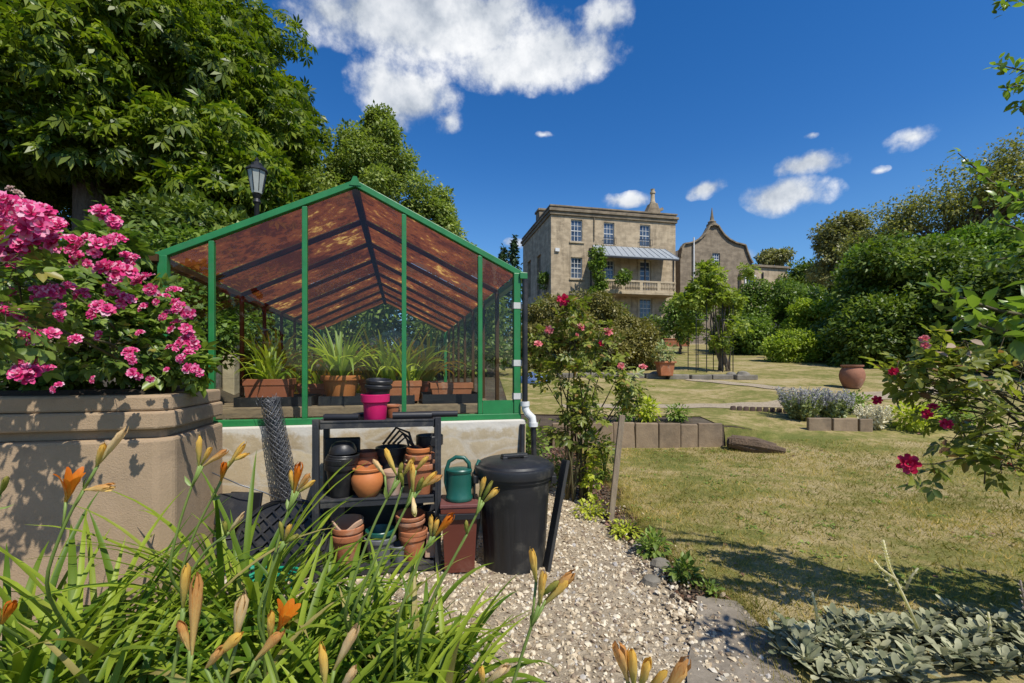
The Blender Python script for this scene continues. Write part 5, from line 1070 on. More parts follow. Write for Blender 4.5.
class Frame:
    def __init__(s, O, U, V): s.O, s.U, s.V = O, U, V
    def __call__(s, a, d, z): return s.O + s.U * a + s.V * d + np.array([0, 0, z])
    def box(s, mb, a0, a1, d0, d1, z0, z1):
        b = [s(a0, d0, z0), s(a1, d0, z0), s(a1, d1, z0), s(a0, d1, z0)]; return mb.hexa(b, [p + np.array([0, 0, z1 - z0]) for p in b])
    def wall(s, a0, a1, z0, z1, holes, rev=.22, d=0, mb=None):
        mb = mb or MB(); A = sorted({a0, a1, *[h[0] for h in holes], *[h[1] for h in holes]}); Z = sorted({z0, z1, *[h[2] for h in holes], *[h[3] for h in holes]})
        for i in range(len(A) - 1):
            for j in range(len(Z) - 1):
                ca_, cz_ = (A[i] + A[i + 1]) / 2, (Z[j] + Z[j + 1]) / 2
                if any(h[0] < ca_ < h[1] and h[2] < cz_ < h[3] for h in holes): continue
                mb.add([s(A[i], d, Z[j]), s(A[i + 1], d, Z[j]), s(A[i + 1], d, Z[j + 1]), s(A[i], d, Z[j + 1])], [(0, 1, 2, 3)])
        for h in holes:
            c = [(h[0], h[2]), (h[1], h[2]), (h[1], h[3]), (h[0], h[3])]
            for k in range(4):
                p, q = c[k], c[(k + 1) % 4]; mb.add([s(p[0], d, p[1]), s(q[0], d, q[1]), s(q[0], d + rev, q[1]), s(p[0], d + rev, p[1])], [(0, 3, 2, 1)])
        return mb
    def window(s, a0, a1, z0, z1, parent, nx=3, nz=2, d=.13, sash=True, name='window', fr=.07, mat=None):
        mb = MB(); mat = mat or FRAMEW
        for (x0, x1, y0, y1) in ((a0, a0 + fr, z0, z1), (a1 - fr, a1, z0, z1), (a0 + fr, a1 - fr, z0, z0 + fr), (a0 + fr, a1 - fr, z1 - fr, z1)): s.box(mb, x0, x1, d, d + .07, y0, y1)
        zm = (z0 + z1) / 2
        if sash: s.box(mb, a0 + fr, a1 - fr, d + .004, d + .06, zm - .03, zm + .03)
        for k in range(1, nx): x = a0 + fr + (a1 - a0 - 2 * fr) * k / nx; s.box(mb, x - .016, x + .016, d + .012, d + .05, z0 + fr, z1 - fr)
        for half in ((z0 + fr, zm), (zm, z1 - fr)) if sash else ((z0 + fr, z1 - fr),):
            for k in range(1, nz): z = half[0] + (half[1] - half[0]) * k / nz; s.box(mb, a0 + fr, a1 - fr, d + .014, d + .048, z - .015, z + .015)
        w_ = mb.build(name, mat, parent); MB().add([s(a0 + .02, d + .04, z0 + .02), s(a1 - .02, d + .04, z0 + .02), s(a1 - .02, d + .04, z1 - .02), s(a0 + .02, d + .04, z1 - .02)], [(0, 1, 2, 3)]).build('pane', PANE, w_); return w_
HS = Frame(HP, HU, HV)
W1 = fac(675.5, 300)[0]; ZT_ = fac(551, 204.6)[1]; Z0 = 2.4; DEP = 10.1
hs = empty('stone_house', HS(W1 / 2, 0, 3.0), 'three storey square Georgian stone house with sash windows and a first floor balcony', 'house')
px_w = [(570.9, 582.3, 219.6, 241.5), (603.8, 614.3, 222.5, 244.7), (639.8, 650.4, 224.8, 246.5), (570.9, 582.3, 257.3, 278.4), (604.3, 614.3, 260, 279), (639.8, 650.9, 261, 290.3), (639.5, 652.0, 298.5, 318), (572, 583, 300, 318)]
wins = []
for x0, x1, y0, y1 in px_w:
    xm = (x0 + x1) / 2; ym = (y0 + y1) / 2; a0 = fac(x0, ym)[0]; a1 = fac(x1, ym)[0]; wins.append((a0, a1, fac(xm, y1)[1], fac(xm, y0)[1]))
zcor = fac(551, 214.5)[1]
mb = HS.wall(0, W1, Z0, zcor, wins)
SIDEH = [(2.0, 3.3, 8.3, 11.9), (5.6, 6.9, 8.0, 11.6), (6.0, 6.9, 4.5, 6.5)]
S2 = Frame(HS(0, DEP, 0), -HV, HU)          # left side seen from the left
S2.wall(0, DEP, Z0, zcor, SIDEH, mb=mb)
mb.add([HS(W1, 0, Z0), HS(W1, DEP, Z0), HS(W1, DEP, zcor), HS(W1, 0, zcor), HS(0, DEP, Z0), HS(0, DEP, zcor)], [(0, 1, 2, 3), (1, 4, 5, 2)])
mb.build('wall', BATH, hs)
for (a0, a1, z0, z1) in SIDEH: MB().add([S2(a0, .2, z0), S2(a1, .2, z0), S2(a1, .2, z1), S2(a0, .2, z1)], [(0, 1, 2, 3)]).build('blind_window', BATHD, hs)
mb = MB(); HS.box(mb, -.12, W1 + .12, -.14, DEP + .14, zcor + .002, zcor + .28); HS.box(mb, -.22, W1 + .2, -.26, DEP + .26, zcor + .282, zcor + .50); mb.build('cornice', BATHD, hs, bevel=.03)
mb = MB(); HS.box(mb, -.06, W1 + .06, -.06, DEP + .06, zcor + .502, ZT_ - .14); HS.box(mb, -.13, W1 + .13, -.13, DEP + .13, ZT_ - .138, ZT_); mb.build('parapet', BATHD, hs, bevel=.02)
for i, (a0, a1, z0, z1) in enumerate(wins):
    if i == 5: HS.window(a0, a1, z0, z1, hs, nx=2, nz=3, name='balcony_door', fr=.10)
    else: HS.window(a0, a1, z0, z1, hs, nx=3, nz=2)
    if i in (0, 3, 6): HS.box(MB(), a0 - .15, a1 + .15, -.10, .10, z0 - .16, z0 - .002).build('sill', BATHW, hs, bevel=.01)
for i in (4, 5, 6):                         # dressed stone surrounds
    a0, a1, z0, z1 = wins[i]; mb = MB(); HS.box(mb, a0 - .2, a0 - .002, -.05, .05, z0, z1); HS.box(mb, a1 + .002, a1 + .2, -.05, .05, z0, z1); HS.box(mb, a0 - .2, a1 + .2, -.05, .05, z1 + .002, z1 + .22); mb.build('window_surround', BATHW, hs)
for i in (1, 2):                            # little iron window guards
    a0, a1, z0, z1 = wins[i]; mb = MB(); 
    for z in (z0 + .02, z0 + .55): HS.box(mb, a0 - .12, a1 + .12, -.16, -.13, z, z + .03)
    for k in range(9): x = a0 - .1 + (a1 - a0 + .2) * k / 8; HS.box(mb, x - .01, x + .01, -.155, -.135, z0 + .05, z0 + .55)
    mb.build('window_guard', IRON, hs)
BD = 1.5; HPB = HP - HV * BD; a0 = fac(604, 262, HPB)[0]; a1 = fac(676, 262, HPB)[0]; zb = fac(640, 291.5, HPB)[1]; zr = fac(640, 256.5, HP - HV * 1.75)[1]; zrt = fac(640, 247.8)[1]
mb = MB(); HS.box(mb, a0, a1, -BD, -.002, zb - .24, zb); mb.build('balcony_floor', BATHW, hs, bevel=.02)
mb = MB(); HS.box(mb, a0, a1, -BD + .02, -BD + .18, zb + .78, zb + .92); HS.box(mb, a0, a1, -BD + .03, -BD + .17, zb + .002, zb + .12)
n = 44
for k in range(n):
    x = a0 + .1 + (a1 - a0 - .2) * k / (n - 1)
    if k % 11 in (0,): HS.box(mb, x - .14, x + .14, -BD + .025, -BD + .175, zb + .12, zb + .78)
    else: mb.lathe([(.05, 0), (.03, .08), (.07, .26), (.035, .5), (.055, .66)], HS(x, -BD + .10, zb + .12), 8)
mb.build('balustrade', BATHW, hs)
mb = MB(); q0 = [HS(a0 - .35, -.002, zrt), HS(a1 - .2, -.002, zrt), HS(a1 + .15, -BD - .25, zr), HS(a0 - .8, -BD - .25, zr)]; mb.hexa([p - np.array([0, 0, .07]) for p in q0], q0)
for k in range(14): x = k / 13; A_ = q0[0] * (1 - x) + q0[1] * x; B_ = q0[3] * (1 - x) + q0[2] * x; mb.bar(A_ + (0, 0, .02), B_ + (0, 0, .02), .04, .05)
mb.build('veranda_roof', LEAD, hs)
mb = MB(); HS.box(mb, a0 - .7, a1 + .1, -BD - .26, -BD - .2, zr - .2, zr - .07); mb.build('veranda_fascia', IRON, hs)
for x in (a0 + .1, a0 + (a1 - a0) * .58, a1 - .12): HS.box(MB(), x - .05, x + .05, -BD + .19, -BD + .28, zb + .002, zr - .07).build('veranda_post', IRON, hs)
for x in (a0 + .4, W1 - .4): HS.box(MB(), x - .22, x + .22, -BD + .1, -BD + .5, Z0, zb - .242).build('balcony_pier', BATH, hs)
xp = fac(590.5, 262)[0]; z1 = fac(590.5, 252)[1]
mb = MB().tube([HS(xp, -.10, 3), HS(xp, -.10, z1)], .055, 8); HS.box(mb, xp - .14, xp + .14, -.2, -.01, z1, z1 + .3); mb.build('downpipe', IRON, hs)
xq = fac(594, 225)[0]; MB().tube([HS(xq, -.07, z1 + 1.0), HS(xq, -.07, zcor)], .045, 8).build('downpipe', BATHD, hs)
x, z = fac(557, 250); HS.box(MB(), x - .18, x + .18, -.14, -.002, z - .14, z + .14).build('alarm_box', FRAMEW, hs)
def chimney(pxc, Yd, zb_, h, w_, pots, name='chimney'):
    mb = MB(); a, d = pxc, Yd; HS.box(mb, a - w_ / 2, a + w_ / 2, d, d + 1.2, zb_ - .6, zb_ + h); HS.box(mb, a - w_ / 2 - .1, a + w_ / 2 + .1, d - .1, d + 1.3, zb_ + h + .002, zb_ + h + .2); o = mb.build(name, BATHD, hs, bevel=.02)
    for (da, hh, rr) in pots: MB().lathe([(rr * 1.2, 0), (rr * 1.2, .15), (rr, .2), (rr * .85, hh - .25), (rr * 1.15, hh - .2), (rr * 1.15, hh), (rr * .7, hh), (rr * .6, 0)], HS(a + da, d + .6, zb_ + h + .202), 16).build('chimney_pot', BATHW, o, smooth=35)
chimney(fac(548, 208)[0] * 1.0 + .9, 4.2, ZT_, .95, 1.0, [])
aa = fac(655, 205)[0] + .3; mb = MB(); dd = .5
mb.hexa([HS(aa - 1.0, dd, ZT_ - .3), HS(aa + .75, dd, ZT_ - .3), HS(aa + .75, dd + 1.0, ZT_ - .3), HS(aa - 1.0, dd + 1.0, ZT_ - .3)], [HS(aa - .28, dd + .2, ZT_ + 1.15), HS(aa + .35, dd + .2, ZT_ + 1.15), HS(aa + .35, dd + .9, ZT_ + 1.15), HS(aa - .28, dd + .9, ZT_ + 1.15)])
ch = mb.build('chimney', BATHD, hs, bevel=.03)
MB().lathe([(.26, 0), (.26, .12), (.20, .2), (.17, .85), (.24, .92), (.24, 1.05), (.17, 1.08), (.16, 1.2), (.2, 1.3), (.05, 1.32)], HS(aa + .03, dd + .5, ZT_ + 1.152), 16).build('chimney_pot', BATHW, ch, smooth=35)
MB().bar(HS(aa + .4, dd + .5, ZT_ + .5), HS(aa + 1.0, dd + .5, ZT_ + .75), .3, .25).build('chimney_cowl', BATHD, ch)

# ------------------------------------------------------------------ gabled house beside it
GP = np.array([at(680, 300, 42)[0], 42.0, 0]); hz = R(14); GS = Frame(GP, np.array([math.cos(hz), math.sin(hz), 0]), np.array([-math.sin(hz), math.cos(hz), 0]))
fg = lambda px, py: fac(px, py, GP, GS.U)
gh2 = empty('gabled_house', GS(3, 0, 3), 'stone house with a curved Dutch gable and a finial right of the Georgian house', 'house')
prof = [(680.3, 258), (681.5, 249), (684, 244.5), (688, 244), (694, 242.5), (700, 239), (704.5, 234.5), (707.5, 229.5), (709, 226.5), (717.5, 226.5), (719.5, 230), (723, 235), (728.5, 240), (735, 243.5), (741, 245), (744.5, 246), (746.5, 252), (749, 259), (752, 264)]
pts = [fg(x, y) for x, y in prof]; zlow = 3.0
wn_ = [fg(712.3, 260), fg(719.9, 260)]; wa0, wa1 = wn_[0][0], wn_[1][0]; wz0, wz1 = fg(716, 266)[1], fg(716, 253)[1]
mb = MB(); A = sorted({p[0] for p in pts} | {wa0, wa1})
xs_ = [p[0] for p in pts]; zs_ = [p[1] for p in pts]
for i in range(len(A) - 1):
    z0a, z0b = np.interp([A[i], A[i + 1]], xs_, zs_)
    if wa0 <= (A[i] + A[i + 1]) / 2 <= wa1:
        mb.add([GS(A[i], 0, zlow), GS(A[i + 1], 0, zlow), GS(A[i + 1], 0, wz0), GS(A[i], 0, wz0)], [(0, 1, 2, 3)]); mb.add([GS(A[i], 0, wz1), GS(A[i + 1], 0, wz1), GS(A[i + 1], 0, z0b), GS(A[i], 0, z0a)], [(0, 1, 2, 3)])
    else: mb.add([GS(A[i], 0, zlow), GS(A[i + 1], 0, zlow), GS(A[i + 1], 0, z0b), GS(A[i], 0, z0a)], [(0, 1, 2, 3)])
    mb.add([GS(A[i], 0, z0a), GS(A[i + 1], 0, z0b), GS(A[i + 1], .5, z0b), GS(A[i], .5, z0a)], [(0, 1, 2, 3)])
mb.add([GS(xs_[0], 0, zlow), GS(xs_[0], 8, zlow), GS(xs_[0], 8, zs_[0]), GS(xs_[0], 0, zs_[0])], [(0, 3, 2, 1)]); mb.add([GS(xs_[-1], 0, zlow), GS(xs_[-1], 8, zlow), GS(xs_[-1], 8, zs_[-1]), GS(xs_[-1], 0, zs_[-1])], [(0, 1, 2, 3)])
GAB = stone('grey_lias_render', (.30, .24, .17), (.20, .16, .115), streak=.6)
mb.build('wall', GAB, gh2)
mb = MB(); cop = [GS(a, -.02, z + .06) for a, z in pts]
for p, q in zip(cop[:-1], cop[1:]): mb.bar(p, q, .36, .12, up=(0, 0, 1))
mb.build('coping', BATHD, gh2)
az_, zz_ = fg(713.3, 226.5); MB().lathe([(.5, 0), (.5, .18), (.34, .22), (.38, .42), (.2, .55), (.11, 1.1), (.03, 1.75), (0, 1.8)], GS(az_, .2, zz_ + .06), 12).build('finial', BATHD, gh2, smooth=35)
mb = MB(); mid = (xs_[0] + xs_[-1]) / 2; zt2 = fg(713, 234)[1]
mb.hexa([GS(xs_[0] + .2, .5, zs_[0] - .6), GS(xs_[-1] - .2, .5, zs_[-1] - .3), GS(xs_[-1] - .2, 8, zs_[-1] - .3), GS(xs_[0] + .2, 8, zs_[0] - .6)], [GS(mid - .1, .5, zt2), GS(mid + .1, .5, zt2), GS(mid + .1, 8, zt2), GS(mid - .1, 8, zt2)]); mb.build('roof', pm('stone_tile_roof', (.16, .13, .10), rough=.95, bump=.5, world=True), gh2)
GS.window(wa0, wa1, wz0, wz1, gh2, nx=3, nz=2, d=.1)
xa, za_ = fg(692.8, 267); MB().tube([GS(xa, -.15, za_ - 1.5), GS(xa, -.15, fg(692.8, 238)[1])], .075, 8).build('flue_pipe', FRAMEW, gh2)
# flat roofed annex
an = empty('flat_roofed_annex', GS(9, 0, 3), 'low flat roofed stone annex joining the right side of the gabled house', 'annex')
b0, b1 = fg(750.5, 275)[0] + .02, fg(790, 275)[0]; zt3 = fg(770, 265.5)[1]; wa0, wa1 = fg(741.5, 280)[0], fg(752.5, 280)[0]
mb = MB(); GS.box(mb, b0, b1, .3, 7, 3, zt3 - .15); mb.build('wall', BATH, an)
GS.box(MB(), b0 - .15, b1 + .15, .1, 7.2, zt3 - .148, zt3 + .06).build('roof', BATHD, an)
v0 = fg(741.5, 283)[0]; v1 = fg(752.5, 283)[0]; vz0, vz1 = fg(747, 286)[1], fg(747, 276)[1]; GS.window(v0, v1, vz0, vz1, an, nx=1, nz=1, d=-.45, sash=False, fr=.22)
mb = MB(); GS.box(mb, v0 - .3, v1 + .3, -.35, -.002, 3, vz1 + .3); mb.build('porch', BATH, an)
x, z = fg(764.5, 284); MB().tube([GS(x, .2, z - 2), GS(x, .2, fg(764.5, 272)[1])], .07, 8).build('vent_pipe', IRON, an)
# glasshouse roof edge among the hedges
g0 = at(806, 290, 33); g1 = at(832, 304, 33); bgd = empty('lean_to_glasshouse', (g0[0] + 1, 34, Hs(g0[0], 34)), 'pale glazed roof slope showing between the dark hedges', 'glasshouse')
mb = MB()
for k in range(6): o = np.array([0, .45 * k, 0]); mb.bar(g0 + o, g1 + o, .14, .10)
mb.bar(g0, g0 + (0, 2.3, 0), .12, .1); mb.bar(g1, g1 + (0, 2.3, 0), .12, .1); mb.build('roof_frame', FRAMEW, bgd)
MB().add([g0 + (0, 0, -.03), g1 + (0, 0, -.03), g1 + (0, 2.3, -.03), g0 + (0, 2.3, -.03)], [(0, 1, 2, 3)]).build('roof_glass', pm('dull_roof_glass', (.35, .38, .38), (.28, .3, .3), rough=.25, world=True), bgd)
MB().hexa([g0 * (1, 1, 0) + (0, 0, 2.5), g1 * (1, 1, 0) + (0, 0, 2.5), g1 * (1, 1, 0) + (0, 2.3, 2.5), g0 * (1, 1, 0) + (0, 2.3, 2.5)], [g0 + (0, .05, -.12), g1 + (0, .05, -.12), g1 + (0, 2.25, -.12), g0 + (0, 2.25, -.12)]).build('wall', GAB, bgd)
# terrace wall and troughs in front of the house
tw = empty('terrace_wall', (8.5, 34.0, 3), 'low stone terrace wall in front of the Georgian house', 'low wall')
mb = MB(); HS2 = Frame(at(600, 340, 33.6) * (1, 1, 0), HU, HV); HS2.box(mb, 0, 8.6, 0, .4, 2.6, 3.05); mb.build('wall', BATHD, tw, bevel=.02); HS2.box(MB(), -.05, 8.65, -.06, .46, 3.052, 3.14).build('coping', BATHW, tw, bevel=.02)
for i, (px0, px1) in enumerate(((664, 676.5), (677.5, 689.5))):
    a = at(px0, 345, 31.5); b = at(px1, 345, 31.5); z = Hs(a[0], 31.5); o = MB(); w_ = b[0] - a[0]
    o.hexa([(a[0], 31.5, z), (b[0], 31.5, z), (b[0], 31.9, z), (a[0], 31.9, z)], [(a[0] - .04, 31.47, z + .5), (b[0] + .02, 31.47, z + .5), (b[0] + .02, 31.93, z + .5), (a[0] - .04, 31.93, z + .5)])
    o.box(((a[0] + b[0]) / 2, 31.7, z + .53), (w_ + .08, .55, .06)); o.build('terracotta_trough', TERRA, None, ['left one of two terracotta troughs on the terrace below the balcony', 'right one of two terracotta troughs on the terrace below the balcony'][i], 'trough', 'terracotta troughs on the terrace', bevel=.02)

# ------------------------------------------------------------------ street lamp, boundary wall
LP_ = at(257, 300, 10.5); lz = Hs(LP_[0], 10.5); zt4 = at(257, 157, 10.5)[2]
lp = empty('street_lamp', (LP_[0], 10.5, lz), 'old black lamp post with a glass lantern in front of the big dark tree', 'street lamp')
hh = zt4 - .85
MB().lathe([(.16, lz), (.16, lz + .5), (.09, lz + .7), (.07, lz + 1.8), (.055, hh - .25), (.09, hh - .2), (.06, hh - .12), (.10, hh - .03), (.05, hh)], (LP_[0], 10.5, 0), 16).build('post', IRON, lp, smooth=35)
ln = MB().lathe([(.11, hh + .002), (.12, hh + .05), (.20, hh + .50), (.20, hh + .51), (.10, hh + .51)], (LP_[0], 10.5, 0), 8).build('lantern', pm('milky_lantern_glass', (.42, .44, .40), (.34, .36, .32), rough=.25, bump=0), lp)
mb = MB()
for k in range(8): a = k * math.pi / 4; mb.bar(np.array([LP_[0] + .123 * math.cos(a), 10.5 + .123 * math.sin(a), hh + .05]), np.array([LP_[0] + .203 * math.cos(a), 10.5 + .203 * math.sin(a), hh + .5]), .014, .014)
mb.build('lantern_frame', IRON, lp)
MB().lathe([(.24, hh + .512), (.24, hh + .54), (.16, hh + .62), (.12, hh + .64), (.12, hh + .69), (.04, hh + .74), (.05, hh + .79), (.015, hh + .82), (0, hh + .86)], (LP_[0], 10.5, 0), 8).build('lantern_cap', IRON, lp, smooth=30)
bw = empty('boundary_wall', (-4.6, 5.5, 1), 'tall grey rubble boundary wall with flat coping behind the planter roses', 'wall')
RUB = stone('grey_rubble', (.33, .30, .25), (.20, .18, .15), streak=.6)
bf = Frame(np.array([-3.55, 3.55, 0]), GA, -GG)
mb = MB(); bf.box(mb, -2.6, 13, .9, 1.25, -.2, 2.22); mb.build('wall', RUB, bw, bevel=.02); bf.box(MB(), -2.65, 13.05, .84, 1.31, 2.222, 2.31).build('coping', RUB, bw, bevel=.02)
for k in range(5): bf.box(MB(), 1.0 + k * 2.4, 1.45 + k * 2.4, .62, .838, -.2, 2.0).build('buttress', BATHW, bw, bevel=.02)
# ------------------------------------------------------------------ trees, hedges, shrubs
def clumps_on(C, Rr, n, r0, r1, zmin=None, shell=(.78, 1.0), seed=1):
    q = np.random.default_rng(seed); out = []; k = 0; C = np.array(C, float); Rr = np.array(Rr, float)
    while len(out) < n and k < n * 20:
        k += 1; d = nrm(q.normal(size=3)); p = C + d * Rr * q.uniform(*shell)
        if zmin is not None and p[2] < zmin: continue
        r = q.uniform(r0, r1); out.append((p, np.array([r, r, r * .75])))
    return out
def limbs(base, tips, r0, seed, fork=.45, taper=.25):
    q = random.Random(seed); mb = MB(); base = np.array(base, float)
    for tpt in tips:
        tpt = np.array(tpt); m1 = base * (1 - fork) + tpt * fork + np.array([q.uniform(-.3, .3), q.uniform(-.3, .3), q.uniform(.1, .5)]); m2 = (m1 + tpt) / 2 + np.array([q.uniform(-.3, .3), q.uniform(-.3, .3), q.uniform(0, .3)])
        mb.tube([base, (base + m1) / 2 + np.array([q.uniform(-.1, .1), 0, .1]), m1, m2, tpt], [r0, r0 * .8, r0 * .6, r0 * .4, r0 * .12], 7)
    return mb
def tree(name, label, cat, base, trunkh, tr, crowns, tpl, size, per, mat, nlimb=10, group=None, droop=.2, shell=.3, lseed=3, N0=(0, 0, .8)):
    base = np.array(base, float); r = empty(name, base, label, cat, group); top = base + (0, 0, trunkh)
    cl = sum(crowns, []); pick = [cl[i][0] for i in np.linspace(0, len(cl) - 1, nlimb).astype(int)]
    mb = MB().tube([base - (0, 0, .3), base + (0, 0, .3), base + (.05, 0, trunkh * .5), top + (0, 0, .1)], [tr * 1.35, tr * 1.1, tr, tr * .85], 12)
    lm = limbs(top - (0, 0, .1), pick, tr * .5, lseed); mb.v += lm.v; mb.f += [f + mb.n for f in lm.f]; mb.n += lm.n
    mb.build('trunk', BARK, r, smooth=50)
    leafcloud(MB(), tpl, cl, per, size, droop, shell, N0).build('crown', mat, r); return r
CHEST = leafmat('chestnut_leaf', (.022, .058, .008), (.13, .185, .02), trans=.36, rough=.42, spec=.4, patch=.5, pscale=.5)
C = (-14.3, 15.5, 9.2)
cr = clumps_on(C, (7.4, 6.2, 7.3), 330, .8, 1.35, zmin=3.4, seed=5) + clumps_on(C, (6.2, 4.8, 5.8), 60, 1.2, 1.7, zmin=3.6, shell=(.6, 1), seed=6)
cr += clumps_on((-10.2, 12.6, 5.8), (4.0, 2.2, 2.6), 75, .6, 1.0, zmin=4.0, seed=7) + clumps_on((-16.5, 11.5, 7.0), (4, 3, 4), 60, .8, 1.2, zmin=4.2, seed=8)
cr = [c for c in cr if not (c[0][0] < -8.3 and c[0][2] < 6.3 and c[0][1] < 14.5)]
cb = (-10.9, 11.8, Hs(-10.9, 11.8))
tree('horse_chestnut_tree', 'huge dark horse chestnut tree filling the top left above the roses', 'tree', cb, 4.4, .42, [cr], T_PALM, .30, 95, CHEST, nlimb=16, droop=.35, shell=.55)
BIRCH = leafmat('soft_green_leaf', (.07, .12, .034), (.18, .235, .075), trans=.35, rough=.5, patch=.3, pscale=.8)
def px_tree(name, label, cat, blobs, tpl, size, per, mat, trunk, group=None, n=1.0, r=(.5, .9), droop=.2, nlimb=8, seed=20, shell=.3, pershell=(.6, 1.0), N0=(0, 0, .8)):
    """blobs: (px, py, depth, rx_px, ry_px, count)"""
    cr = []
    for k, (px, py, Y, rx, ry, cnt) in enumerate(blobs):
        c = at(px, py, Y); X_ = rx / F * Y; Z_ = ry / F * Y; cr += clumps_on(c, (X_, min(X_, Z_) * .9, Z_), int(cnt * n), r[0], r[1], zmin=Hs(c[0], Y) + .1, shell=pershell, seed=seed + k)
    bx, by = trunk[0], trunk[1]; return tree(name, label, cat, (bx, by, Hs(bx, by)), trunk[2], trunk[3], [cr], tpl, size, per, mat, nlimb=nlimb, group=group, droop=droop, shell=shell, lseed=seed, N0=N0)
X_ = at(375, 180, 17)[0]
px_tree('birch_tree', 'soft light green tree rising behind the greenhouse roof', 'tree', [(372, 212, 17, 76, 60, 90), (370, 165, 17, 37, 40, 50), (378, 138, 17, 11, 18, 16), (379, 122, 17, 4, 8, 5), (425, 225, 17, 32, 30, 26), (310, 215, 16.5, 45, 40, 34), (450, 250, 17, 22, 25, 12)], T_RH, .14, 380, BIRCH, (X_, 17, 3.0, .2), r=(.35, .7), seed=30)
CON = leafmat('dark_conifer_needle', (.012, .035, .016), (.04, .075, .035), trans=.1, patch=.3)
for i, (px, py, hpx, lab) in enumerate(((503, 262, 40, 'small dark conifer far behind, left one of the pair beside the house'), (514, 258, 52, 'small dark conifer far behind, right one of the pair beside the house'), (488, 275, 34, 'low dark conifer far behind the greenhouse ridge end'))):
    Y = 55; c = at(px, py, Y); z0 = Hs(c[0], Y); top = at(px, py - hpx / 2 + 8, Y)[2]; cr = []
    for k in range(30):
        f_ = k / 29; z = z0 + 1 + (top - z0 - 1) * f_; rad = 2.0 * (1 - f_) + .12; a = k * 2.4; cr.append((np.array([c[0] + rad * .55 * math.cos(a), Y + rad * .55 * math.sin(a), z]), np.array([rad * .6 + .1, rad * .6 + .1, .55])))
    tree('conifer', lab, 'tree', (c[0], Y, z0), 1.5, .2, [cr], T_RH, .5, 60, CON, nlimb=4, group='dark conifers far behind', droop=.5)
# greenery behind the greenhouse and over the boundary wall
DKL = leafmat('dark_shrub_leaf', (.028, .06, .014), (.11, .16, .033), trans=.25, patch=.5, pscale=.8)
MDL = leafmat('mid_green_leaf', (.04, .085, .018), (.12, .19, .04), trans=.32, patch=.45, pscale=.8)
YEL = leafmat('lime_hedge_leaf', (.10, .17, .02), (.24, .32, .05), trans=.35, patch=.3, pscale=1)
OLV = leafmat('olive_shrub_leaf', (.07, .08, .026), (.17, .165, .065), trans=.25, patch=.45, pscale=1)
GRY = leafmat('grey_olive_leaf', (.085, .10, .045), (.19, .20, .10), trans=.25, patch=.45, pscale=.6)
def shrub(label, blobs, tpl, size, per, mat, base=None, **k):
    px, py, Y = blobs[0][:3]; b = base or (at(px, py, Y)[0], Y); return px_tree(k.pop('name', 'shrub'), label, k.pop('cat', 'shrub'), blobs, tpl, size, per, mat, (b[0], b[1], k.pop('th', .5), k.pop('tr', .06)), **k)
shrub('dark shrubs overhanging the boundary wall below the chestnut', [(175, 230, 9.5, 50, 20, 20), (40, 262, 8.5, 80, 10, 14), (205, 238, 8.5, 40, 20, 16)], T_RH, .16, 260, DKL, r=(.4, .7), seed=40)
shrub('pale flowering shrub behind the left eave of the greenhouse', [(190, 262, 7, 30, 36, 16), (215, 310, 6.5, 30, 50, 24)], T_RH, .10, 240, MDL, r=(.25, .4), seed=44, base=(-4.6, 6.8))
shrub('mid green shrub screening the view behind the left glass of the greenhouse', [(262, 330, 10.5, 45, 60, 40)], T_RH, .13, 260, MDL, r=(.4, .6), seed=47)
shrub('dark shrub screening the view beyond the far gable of the greenhouse', [(400, 330, 12, 60, 55, 40), (470, 335, 12.5, 30, 45, 22)], T_RH, .15, 260, DKL, r=(.4, .7), seed=49)
# shrubs in front of the house
shrub('big olive brown feathery shrub below the house, behind the greenhouse corner', [(556, 334, 15, 42, 38, 56), (594, 324, 15.5, 30, 30, 30), (540, 350, 14.5, 24, 30, 22)], T_RH, .11, 420, OLV, r=(.3, .6), seed=52)
shrub('rounded olive green shrub right of the feathery shrub, by the terracotta pot', [(632, 345, 14, 26, 27, 34), (606, 352, 13.5, 22, 22, 22)], T_RH, .09, 420, OLV, r=(.25, .42), seed=56)
shrub('green shrub between the olive shrubs and the balcony', [(630, 335, 22, 20, 14, 18), (612, 318, 22, 14, 14, 10)], T_RH, .16, 240, MDL, r=(.4, .6), seed=58)
shrub('bright green shrub behind the left of the rose arch', [(680, 320, 22, 12, 20, 18), (690, 312, 23, 12, 18, 10)], T_RH, .16, 240, MDL, r=(.4, .6), seed=60)
cb_ = HS(fac(605, 280)[0], -1.2, 0)
shrub('leafy climber growing up the left end of the balcony', [(597, 262, 36.8, 4, 15, 9), (600, 282, 36.5, 5, 9, 6), (622, 277, 36.6, 6, 4, 4), (598, 300, 36.5, 9, 12, 9)], T_RH, .26, 130, MDL, base=(at(600, 300, 37)[0], 37.0), r=(.35, .6), seed=62, name='climbing_plant', cat='climber', th=1.5)
shrub('small dark climber on the shaded left side of the house', [(543, 283, 39, 4, 10, 6)], T_RH, .22, 120, MDL, r=(.3, .5), seed=69, name='climbing_plant', cat='climber')
